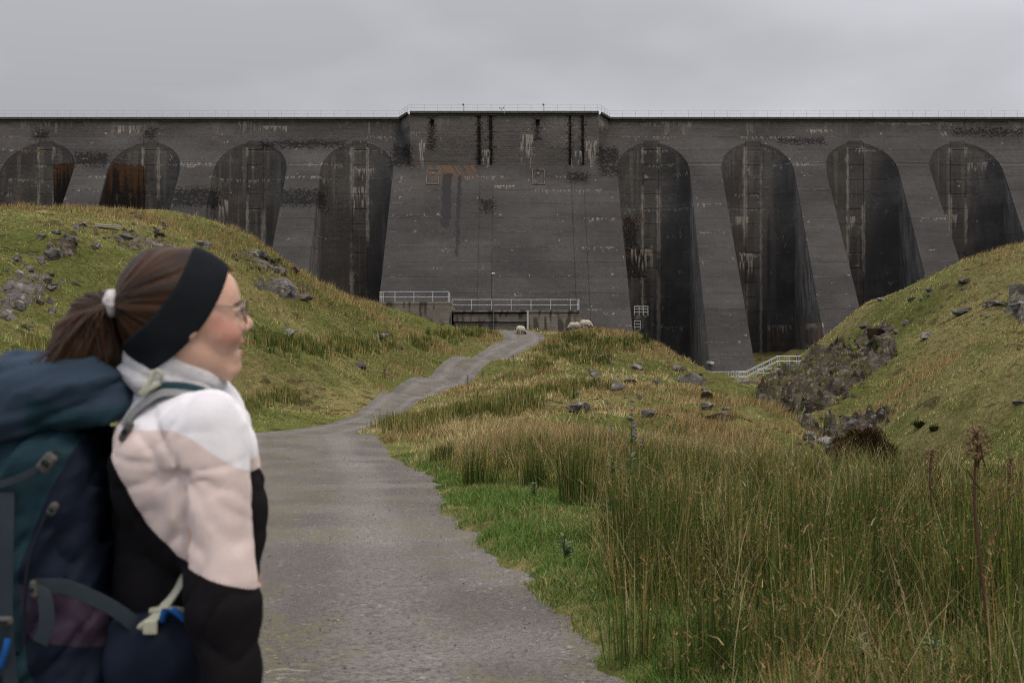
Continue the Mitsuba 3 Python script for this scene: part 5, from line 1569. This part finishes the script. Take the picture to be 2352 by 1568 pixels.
# head at a finer pitch, cut to the trunk under the collar
zcut = A(0, 930, 2.5)[2]
hd = surface_nets(smin(head_sdf(ph), torso_sdf(ph, -0.016), 0.02), oh, hh)
hd = turned(clip_mesh(hd, zcut - np.asarray(hd.vertices)[:, 2])[0])
low = clip_mesh(low, np.asarray(low.vertices)[:, 2] - (zcut + 0.004))[0]
body = cat([hd, low])
put('body', body, 'skin', walker, smooth=True)
for s in (-1, 1):
    e_ = trimesh.creation.icosphere(3, 0.0112)
    e_.apply_translation(A(529.5, 714, YH + 0.031 * s))
    k = put('eye', turned(e_), 'eye_white', walker, smooth=True)
    ir = trimesh.creation.icosphere(2, 0.0070)
    ir.apply_translation(A(529.5, 714, YH + 0.031 * s) + [0.0058, 0.0, 0.0])
    lash = [A(544 - 12 * t * t, 708 + 6 * t * t, YH + s * 0.031 + 0.0125 * t) for t in np.linspace(-1, 1, 9)]
    put('eyelashes', turned(tube(lash, [0.0008, 0.0013, 0.0016, 0.0018, 0.0018, 0.0018, 0.0016, 0.0013, 0.0008], 6)), 'strand', k, smooth=True)
    put('iris', turned(ir), 'eye_iris', k, smooth=True)
    q = [A(542 - 6 * abs(t) - 14 * t * t, 692 + 7 * max(t, 0), YH + s * (0.028 + 0.019 * t)) for t in np.linspace(-0.9, 1, 8)]
    put('eyebrow', turned(tube(q, [0.002, 0.0028, 0.0030, 0.0030, 0.0028, 0.0025, 0.002, 0.0010], 6)), 'strand', walker, smooth=True)
lp = cat([trimesh.creation.icosphere(3, 1.0).apply_scale([0.0082, 0.0180, 0.0046]).apply_translation(A(548.5, 786, YH)), trimesh.creation.icosphere(3, 1.0).apply_scale([0.0082, 0.0160, 0.0056]).apply_translation(A(545, 810.5, YH))])
put('lips', turned(lp), 'lips', walker, smooth=True)
put('teeth', turned(trimesh.creation.icosphere(2, 1.0).apply_scale([0.006, 0.014, 0.0042]).apply_translation(A(540, 794, YH))), 'eye_white', walker, smooth=True)

# hair, ponytail, headband
ph, oh, hh = grid((-0.86, 2.38, 1.38), (-0.45, 2.66, 1.70), 0.0042)
crown = s_ell(ph, A(408, 690, YH), (0.105, 0.083, 0.0935))
crown = smin(crown, s_ell(ph, A(358, 690, YH), (0.057, 0.072, 0.086)), 0.03)
crown = smin(crown, s_ell(ph, A(352, 760, YH), (0.046, 0.060, 0.06)), 0.03)
n0 = np.array([0.865, 0, -0.50])
face_line = (ph - A(500, 645, YH)) @ n0
dirs = ph - TIE
dirs = dirs / (np.linalg.norm(dirs, axis=-1, keepdims=True) + 1e-4)
phi = np.arctan2(dirs[..., 2], dirs[..., 0])
sp = np.stack([phi * 8 + 40, (ph[..., 1] - YH) * 20 + phi * 2, phi * 0], -1)
strand = 0.0026 * (meshkit.noise(sp * [1.6, 1.6, 1]) - 0.5) * 2
hairf = smax(crown + strand, face_line, 0.012)
hairf = smax(hairf, -s_ell(ph, A(470, 790, YH), (0.062, 0.2, 0.06)), 0.01)
hair = surface_nets(hairf, oh, hh)
put('hair', turned(hair), 'hair', walker, smooth=True)
tie = A(262, 697, YH + 0.01)
YT = YH + 0.02
tail = s_cap(ph, tie, A(224, 726, YT), 0.020, 0.034)
tail = smin(tail, s_cap(ph, A(224, 726, YT), A(192, 790, YT), 0.032, 0.040), 0.03)
tail = smin(tail, s_cap(ph, A(246, 715, YT), A(244, 810, YT), 0.020, 0.036), 0.03)
tail = smin(tail, s_cap(ph, A(256, 735, YT), A(296, 812, YT), 0.009, 0.016), 0.02)
tail = smin(tail, s_cap(ph, A(192, 790, YT), A(168, 850, YT), 0.040, 0.034), 0.03)
tail = tail + 0.35 * np.abs(ph[..., 1] - YT)
ridge = 0.0040 * (meshkit.noise(sp) - 0.5) * 2
put('ponytail', turned(surface_nets(tail + ridge, oh, hh)), 'hair', walker, smooth=True)
rs = np.random.default_rng(8)
st = []
for i in range(260):
    a, r = rs.uniform(0, 6.28), rs.uniform(0.4, 1.0)
    e = A(rs.normal(206, 40), rs.uniform(812, 840), YT) + [0, 0.035 * math.sin(a) * r, 0]
    m_ = A(rs.normal(222, 12), 738, YH) + [0.03 * math.cos(a) * r - 0.012, 0.044 * math.sin(a) * r, 0.026 * abs(math.cos(a)) * r + 0.008]
    t = np.linspace(0, 1, 7)[:, None]
    q = (1 - t) ** 2 * (tie + [0, 0.014 * math.sin(a), 0.014 * math.cos(a)]) + 2 * t * (1 - t) * m_ + t * t * (e + rs.normal(0, 0.004, 3))
    st.append(tube(q, 0.0011, 3, False))
tag(put('loose_strands', turned(cat(st)), 'strand', walker, smooth=True), kind='stuff')
sc_ = s_ell(ph, A(265, 697, YH + 0.006), (0.0150, 0.032, 0.0250)) + 0.003 * (meshkit.noise(np.stack([ph[..., 0] * 20, ph[..., 1] * 160, ph[..., 2] * 160], -1)) - 0.5) * 2
put('scrunchie', turned(surface_nets(sc_, oh, hh)), 'scrunchie_cloth', walker, smooth=True)
cl = A(405, 690, YH)
nb = np.array([0.837, 0, -0.551])
rel = (ph - cl) @ nb
along = (ph - cl) @ np.array([0.551, 0, 0.837])
mid = 0.006 + 0.020 * np.clip(1 - (along / 0.105) ** 2, -0.5, 1)
half = 0.0375
shell = smin(crown, s_ell(ph, A(430, 760, YH), (0.066, 0.069, 0.075)), 0.03)
shell = smin(shell, s_cap(ph, A(424, 815, YH), A(400, 850, YH), 0.056, 0.058), 0.02)
band = smax(shell - 0.0065 + 0.0016 * (meshkit.noise(ph * [30, 120, 30]) - 0.5), np.abs(rel - mid) - half, 0.006)
put('headband', turned(surface_nets(band, oh, hh)), 'headband_cloth', walker, smooth=True)

# glasses
gl = key_for('glasses', walker)
for s in (-1, 1):
    t = np.linspace(0, 2 * np.pi, 33)
    c = A(556, 714, YH + 0.031 * s)
    ring = c + np.stack([-0.007 * np.abs(np.cos(t)) * (np.cos(t) * s > 0), 0.024 * np.cos(t), 0.0205 * np.sin(t)], 1)
    put('rim', turned(tube(ring, 0.0013, 6, False)), 'wire_frame', gl, smooth=True)
    put('temple', turned(tube([c + [-0.007, 0.024 * s, 0.006], A(470, 700, YH + 0.069 * s), A(412, 705, YH + 0.080 * s)], 0.0014, 6)), 'wire_frame', gl, smooth=True)
    V = np.vstack([c[None], ring[:-1]])
    put('lens', turned((V, [[0, i + 1, (i + 1) % 32 + 1] for i in range(32)])), 'lens_glass', gl, smooth=True)
put('bridge', turned(tube([A(557, 710, YH - 0.008), A(562, 705, YH), A(557, 710, YH + 0.008)], 0.0013, 6)), 'wire_frame', gl, smooth=True)

# fleece jacket: one surface, cut along its seams
p, o, h = grid((-0.86, 2.22, 0.70), (-0.36, 3.0, 1.47), 0.0056)
d = torso_sdf(p, 0)
folds = (meshkit.fbm(np.stack([p[..., 0] * 9 + p[..., 2] * 8, p[..., 1] * 9, p[..., 2] * 15 - p[..., 0] * 9], -1), 3, 4) - 0.5)
ar, al = arm_sdf(p, 0.004), arm_sdf(p, 0.004, False)
d = smin(d, s_cap(p, A(362, 1085, 2.47), A(425, 1235, 2.445), 0.076, 0.056), 0.05)
d = smin(d, np.minimum(ar, al), 0.045)
d = smax(d, -s_cap(p, A(408, 1095, 2.352), A(426, 1290, 2.362), 0.004, 0.010), 0.014)
pit = p - A(418, 1090, 2.36)
ang_ = np.arctan2(pit[..., 2], pit[..., 0])
rad_ = np.linalg.norm(pit[..., [0, 2]], axis=-1)
d = d + 0.0055 * (1 - np.abs(2 * meshkit.noise(np.stack([ang_ * 2.6 + 7, rad_ * 9, p[..., 1] * 5], -1)) - 1)) ** 4 * np.clip(1.2 - rad_ * 3.2, 0, 1)
d = d + 0.0065 * (1 - np.abs(2 * meshkit.noise(np.stack([p[..., 0] * 20 - p[..., 2] * 12 + 2, p[..., 1] * 9, p[..., 2] * 7 + p[..., 0] * 5], -1)) - 1)) ** 5
d = d + 0.008 * folds + 0.005 * np.abs(meshkit.noise(np.stack([p[..., 0] * 14 + p[..., 2] * 13, p[..., 1] * 12, p[..., 2] * 5], -1)) - 0.5)
hem = A(0, 1590, 2.6)[2]
d = np.maximum(d, hem - p[..., 2] - 9.0 * (ar < 0.03) - 9.0 * (al < 0.03))
jk = surface_nets(d, o, h)
v = np.asarray(jk.vertices)
pxv = v[:, 0] / v[:, 1] * FOC + 1176
sx = np.interp(v[:, 0], *np.array([(A(a, 0, 2.42)[0], A(0, b, 2.42)[2]) for a, b in [(200, 985), (300, 987), (416, 983), (462, 1000), (508, 1033), (550, 1062), (600, 1090)]]).T)
yoke, rest = clip_mesh(jk, sx - v[:, 2])
v = np.asarray(rest.vertices)
sb = np.interp(v[:, 0], *np.array([(A(a, 0, 2.40)[0], A(0, b, 2.40)[2]) for a, b in [(240, 1040), (268, 1080), (296, 1127), (339, 1204), (416, 1273), (481, 1304), (589, 1338), (640, 1350)]]).T)
sf = A(0, 1075, 2.6)[2]
frontw = smooth01(A(548, 0, 2.5)[0], A(566, 0, 2.5)[0], v[:, 0]) * smooth01(2.455, 2.475, v[:, 1])
sb = sb * (1 - frontw) + sf * frontw
pink, black = clip_mesh(rest, sb - v[:, 2])
jacket = key_for('jacket', walker)
tag(put('yoke', yoke, 'white_fleece', jacket, smooth=True), 'pale lilac white yoke over the shoulders')
tag(put('upper_panel', pink, 'pink_fleece', jacket, smooth=True), 'pale pink chest and upper sleeve')
tag(put('lower_panel', black, 'black_fleece', jacket, smooth=True), 'black lower body and sleeve')
# knitted neck tube
p, o, h = grid((-0.74, 2.36, 1.30), (-0.46, 2.74, 1.50), 0.0042)
an = math.radians(24)
ax = np.array([math.sin(an), 0, math.cos(an)])
c = A(396, 862, 2.55)
q = p - c
u = q @ ax
rad = np.linalg.norm(q - u[..., None] * ax, axis=-1)
d = np.sqrt(((rad - 0.073) / 0.8) ** 2 + (np.maximum(np.abs(u) - 0.022, 0)) ** 2) - 0.026
d = d + 0.006 * (meshkit.noise(np.stack([p[..., 0] * 10, p[..., 1] * 10, u * 95], -1)) - 0.5) * 2 + 0.006 * (meshkit.noise(p * 26) - 0.5)
put('neck_tube', surface_nets(d, o, h), 'grey_knit', walker, smooth=True)
# trousers and boots
p, o, h = grid((-0.98, 2.36, 0.02), (-0.36, 2.88, 0.98), 0.009)
d = smin(leg_sdf(p, HIP_R, KNE_R, ANK_R, 0.0), leg_sdf(p, HIP_L, KNE_L, ANK_L, 0.0), 0.02)
d = smin(d, s_ell(p, A(398, 1590, 2.61), (0.13, 0.172, 0.14)), 0.05) + 0.01 * (meshkit.noise(p * 14) - 0.5)
put('trousers', surface_nets(np.maximum(d, 0.11 - p[..., 2]), o, h), 'trouser_cloth', walker, smooth=True)
for K_, nm in ((ANK_R, 0.0), (ANK_L, 0.35)):
    p, o, h = grid(K_ + [-0.14, -0.08, -0.16], K_ + [0.26, 0.08, 0.10], 0.008)
    d = smin(s_cap(p, K_ + [0, 0, 0.05], K_ + [-0.01, 0, -0.05], 0.052, 0.046), s_cap(p, K_ + [-0.03, 0, -0.055], K_ + [0.155, 0, -0.062 - 0.10 * nm], 0.042, 0.036), 0.03)
    bt = surface_nets(d, o, h)
    z0 = bt.vertices[:, 2].min()
    foot = bt.vertices[bt.vertices[:, 2] < z0 + 0.02].mean(0)
    bt.apply_translation([0, 0, float(base_height(foot[0], foot[1])) + 0.025 - z0])
    k = put('boot', bt, 'boot_leather', walker, smooth=True)

# ---------------------------------------------------------------- the backpack
for nm, c_ in (('pack_blue', (0.026, 0.043, 0.070)), ('pack_teal', (0.016, 0.043, 0.060)), ('pack_navy', (0.0105, 0.0155, 0.031)), ('pack_purple', (0.050, 0.036, 0.062)), ('pack_strap', (0.028, 0.038, 0.050)), ('pack_dark', (0.010, 0.014, 0.022)), ('cream_webbing', (0.40, 0.41, 0.33)), ('pad_grey', (0.34, 0.35, 0.36)), ('blue_cord', (0.012, 0.085, 0.30)), ('buckle_grey', (0.085, 0.083, 0.082))):
    mat(nm, weave(c_, 0.10, 500.0), 0.75, 0.12)
pack = thing('backpack', 'large navy and teal hiking backpack with a rounded lid on her back', 'backpack')
YK = 2.60
p, o, h = grid((-1.10, 2.32, 0.72), (-0.60, 2.88, 1.53), 0.0062)
wr = meshkit.fbm(np.stack([p[..., 0] * 12 + p[..., 2] * 11, p[..., 1] * 9, p[..., 2] * 22 - p[..., 0] * 16], -1), 3, 14) - 0.5
lidd = s_box(p, A(150, 925, 2.595), (0.150, 0.178, 0.098), 0.080)
lidd = smin(lidd, s_box(p, A(176, 955, 2.595), (0.126, 0.170, 0.06), 0.05), 0.03)
tilt = (p - A(211, 990, YK)) @ np.array([0.25, 0, -0.968])
crease = np.abs(meshkit.noise(np.stack([p[..., 0] * 7 - p[..., 2] * 24, p[..., 1] * 5, p[..., 2] * 8], -1)) - 0.5) * 2
lidd = smax(lidd, tilt, 0.03) + 0.022 * wr + 0.013 * crease
lidd = lidd + 0.014 * (1 - np.abs(2 * meshkit.noise(np.stack([p[..., 0] * 8 - p[..., 2] * 30 + 3, p[..., 1] * 5, p[..., 2] * 10], -1)) - 1)) ** 5
lid = surface_nets(lidd, o, h)
v = np.asarray(lid.vertices)
ln = np.interp(v[:, 0], *np.array([(A(a, 0, 2.45)[0], A(0, b, 2.45)[2]) for a, b in [(-100, 1100), (60, 1050), (74, 900), (110, 920), (151, 937), (201, 944), (260, 938), (330, 926)]]).T)
top, teal = clip_mesh(lid, ln - v[:, 2])
lidk = key_for('lid', pack)
put('cover', top, 'pack_blue', lidk, smooth=True)
tag(put('side_panel', teal, 'pack_teal', lidk, smooth=True), 'teal side panel of the lid')
mainp = s_box(p, A(84, 1310, YK), (0.142, 0.160, 0.285), 0.075)
mainp = smin(mainp, s_box(p, A(150, 1290, YK), (0.085, 0.150, 0.25), 0.05), 0.03)
mainp = smin(mainp, s_box(p, A(160, 1480, YK), (0.105, 0.155, 0.10), 0.06), 0.03)
def groove(q, depth, power=5):
    return depth * (1 - np.abs(2 * meshkit.noise(q) - 1)) ** power


wd = p[..., 0] * 0.818 - p[..., 2] * 0.575
wl = p[..., 0] * 0.575 + p[..., 2] * 0.818
mainp = mainp + 0.018 * wr + 0.017 * np.abs(meshkit.noise(np.stack([wd * 30, p[..., 1] * 7, wl * 4], -1)) - 0.5) * 2
mainp = mainp + groove(np.stack([wd * 34 + 9, p[..., 1] * 5, wl * 5], -1), 0.016)
mp = surface_nets(mainp, o, h)
v = np.asarray(mp.vertices)
t1 = np.interp(v[:, 2], *np.array(sorted([(A(0, b, 2.44)[2], A(a, 0, 2.44)[0]) for a, b in [(170, 1020), (148, 1062), (110, 1130), (62, 1240), (40, 1330), (48, 1420), (90, 1700)]])).T)
tl, navy = clip_mesh(mp, v[:, 0] - t1)
tag(put('side_panel', tl, 'pack_teal', pack, smooth=True), 'teal outer panel of the pack')
v = np.asarray(navy.vertices)
zp = np.interp(v[:, 0], *np.array([(A(a, 0, 2.43)[0], A(0, b, 2.43)[2]) for a, b in [(50, 1345), (110, 1365), (200, 1385), (300, 1345)]]).T)
pocket, nav = clip_mesh(navy, v[:, 2] - zp)
put('body', nav, 'pack_navy', pack, smooth=True)
v = np.asarray(pocket.vertices)
zq = A(0, 1480, 2.43)[2] - 0.25 * (v[:, 0] - A(120, 0, 2.43)[0])
bottom, pk = clip_mesh(pocket, v[:, 2] - zq)
tag(put('pocket', pk, 'pack_purple', pack, smooth=True), 'dark purple mesh side pocket')
put('base', bottom, 'pack_navy', pack, smooth=True)


def ribbon(path, wdir, w, th, mat_, nm, parent, n=40):
    from scipy.interpolate import PchipInterpolator
    path = np.asarray(path, float)
    dd = np.r_[0, np.cumsum(np.linalg.norm(np.diff(path, axis=0), axis=1))]
    q = np.stack([PchipInterpolator(dd, path[:, k])(np.linspace(0, dd[-1], n)) for k in range(3)], 1)
    tg = np.gradient(q, axis=0)
    tg /= np.linalg.norm(tg, axis=1, keepdims=True)
    wd = np.asarray(wdir, float) - tg * (tg @ np.asarray(wdir, float))[:, None]
    wd /= np.linalg.norm(wd, axis=1, keepdims=True)
    nn = np.cross(tg, wd)
    ring = [(-1, -0.6), (-0.8, -1), (0.8, -1), (1, -0.6), (1, 0.6), (0.8, 1), (-0.8, 1), (-1, 0.6)]
    V = np.concatenate([[q + wd * (a * w / 2) + nn * (b * th / 2)] for a, b in ring]).transpose(1, 0, 2).reshape(-1, 3)
    f, m = [], len(ring)
    for i in range(n - 1):
        for j in range(m):
            k = (j + 1) % m
            f += [[i * m + j, (i + 1) * m + k, i * m + k], [i * m + j, (i + 1) * m + j, (i + 1) * m + k]]
    for j in range(1, m - 1):
        f += [[0, j, j + 1], [(n - 1) * m, (n - 1) * m + j + 1, (n - 1) * m + j]]
    return put(nm, trimesh.Trimesh(V, np.array(f), process=False), mat_, parent, smooth=40)


YN = 2.425
ribbon([A(70, 1348, YN + 0.015), A(130, 1345, YN - 0.004), A(220, 1375, YN - 0.004), A(300, 1425, YN), A(335, 1450, YN + 0.03)], [0.3, 0, 1], 0.026, 0.004, 'pack_strap', 'compression_strap', pack)
ribbon([A(80, 1352, YN - 0.002), A(103, 1372, YN - 0.012), A(108, 1420, YN - 0.015), A(92, 1475, YN - 0.013)], [1, 0, 0.1], 0.026, 0.003, 'pack_strap', 'strap_end', pack)
ribbon([A(16, 1130, YN + 0.01), A(14, 1250, YN - 0.002), A(12, 1400, YN - 0.002), A(30, 1600, YN + 0.01)], [1, 0, 0], 0.026, 0.004, 'pack_strap', 'compression_strap', pack)
ribbon([A(135, 1035, YN + 0.0), A(100, 1068, YN - 0.004), A(40, 1100, YN), A(-40, 1120, YN + 0.02)], [0.3, 0, 1], 0.014, 0.004, 'pack_strap', 'lid_strap', pack)
ribbon([A(120, 1155, YN + 0.01), A(60, 1330, YN - 0.002), A(55, 1480, YN)], [1, 0, 0.2], 0.006, 0.004, 'pack_dark', 'piping', pack)
for px, py, w, hh_, a, nm in ((108, 1062, 0.022, 0.036, -0.7, 'buckle'), (122, 1168, 0.014, 0.024, -0.5, 'buckle'), (78, 1352, 0.011, 0.030, 0.1, 'buckle'), (10, 1425, 0.030, 0.015, 0.0, 'buckle'), (290, 990, 0.014, 0.038, -0.5, 'buckle')):
    b = bevel_box(-w / 2, w / 2, -0.007, 0.007, -hh_ / 2, hh_ / 2, 0.004)
    b.apply_transform(trimesh.transformations.rotation_matrix(-a, [0, 1, 0]))
    b.apply_translation(A(px, py, YN - 0.018))
    k = put(nm, b, 'buckle_grey', pack)
    s_ = bevel_box(-w * 0.3, w * 0.3, -0.004, 0.004, -hh_ * 0.12, hh_ * 0.12, 0.002)
    s_.apply_transform(trimesh.transformations.rotation_matrix(-a, [0, 1, 0]))
    s_.apply_translation(A(px, py, YN - 0.018) + [0, -0.0105, 0])
    put('slot', s_, 'pack_dark', k)
# shoulder strap, lifter loop, hip belt
ribbon([A(300, 960, 2.47), A(335, 918, 2.455), A(385, 893, 2.45), A(440, 892, 2.455), A(490, 922, 2.47), A(530, 1000, 2.52), A(535, 1130, 2.55), A(520, 1300, 2.52), A(470, 1420, 2.50)], [0, 1, 0.2], 0.062, 0.016, 'pad_grey', 'shoulder_strap', pack, 60)
ribbon([A(300, 960, 2.73), A(335, 918, 2.72), A(385, 893, 2.71), A(440, 892, 2.71), A(490, 922, 2.72), A(530, 1010, 2.72), A(540, 1130, 2.71), A(530, 1300, 2.73), A(480, 1420, 2.74)], [0, 1, -0.2], 0.062, 0.016, 'pad_grey', 'shoulder_strap', pack, 60)
ribbon([A(322, 900, 2.43), A(400, 884, 2.425), A(470, 898, 2.43)], [0.1, 0.6, 1], 0.012, 0.005, 'pack_teal', 'load_strap', pack)
q = [A(a, b, 2.415) for a, b in [(322, 905), (340, 885), (352, 858), (362, 850), (374, 862), (366, 880), (340, 895), (326, 908)]]
put('lifter_loop', tube(q, 0.0048, 6), 'cream_webbing', pack, smooth=True)
p, o, h = grid((-0.74, 2.34, 0.74), (-0.50, 2.60, 1.06), 0.006)
hb = smin(s_ell(p, A(385, 1480, 2.445), (0.066, 0.040, 0.062)), s_box(p, A(360, 1500, 2.47), (0.085, 0.04, 0.07), 0.03), 0.03) + 0.008 * (meshkit.noise(p * [30, 20, 18]) - 0.5) * 2
put('hip_belt', surface_nets(hb, o, h), 'pack_navy', pack, smooth=True)
ribbon([A(438, 1290, 2.43), A(418, 1335, 2.418), A(380, 1390, 2.405), A(325, 1445, 2.41)], [0.8, -0.2, 0.6], 0.020, 0.004, 'cream_webbing', 'belt_strap', pack)
ribbon([A(345, 1402, 2.42), A(395, 1398, 2.40), A(442, 1405, 2.42)], [0, 0.4, 1], 0.009, 0.004, 'cream_webbing', 'belt_trim', pack)
put('blue_cord', tube([A(372, 1425, 2.40), A(378, 1402, 2.395), A(398, 1400, 2.39), A(418, 1415, 2.39), A(438, 1432, 2.395)], 0.0062, 7), 'blue_cord', pack, smooth=True)
put('blue_cord', tube([A(2, 1530, YN - 0.01), A(14, 1490, YN - 0.016), A(18, 1465, YN - 0.014)], 0.006, 7), 'blue_cord', pack, smooth=True)
put('tag', bevel_box(-0.012, 0.012, -0.003, 0.003, -0.012, 0.012, 0.002).apply_translation(A(345, 1440, 2.40)), 'cream_webbing', pack)
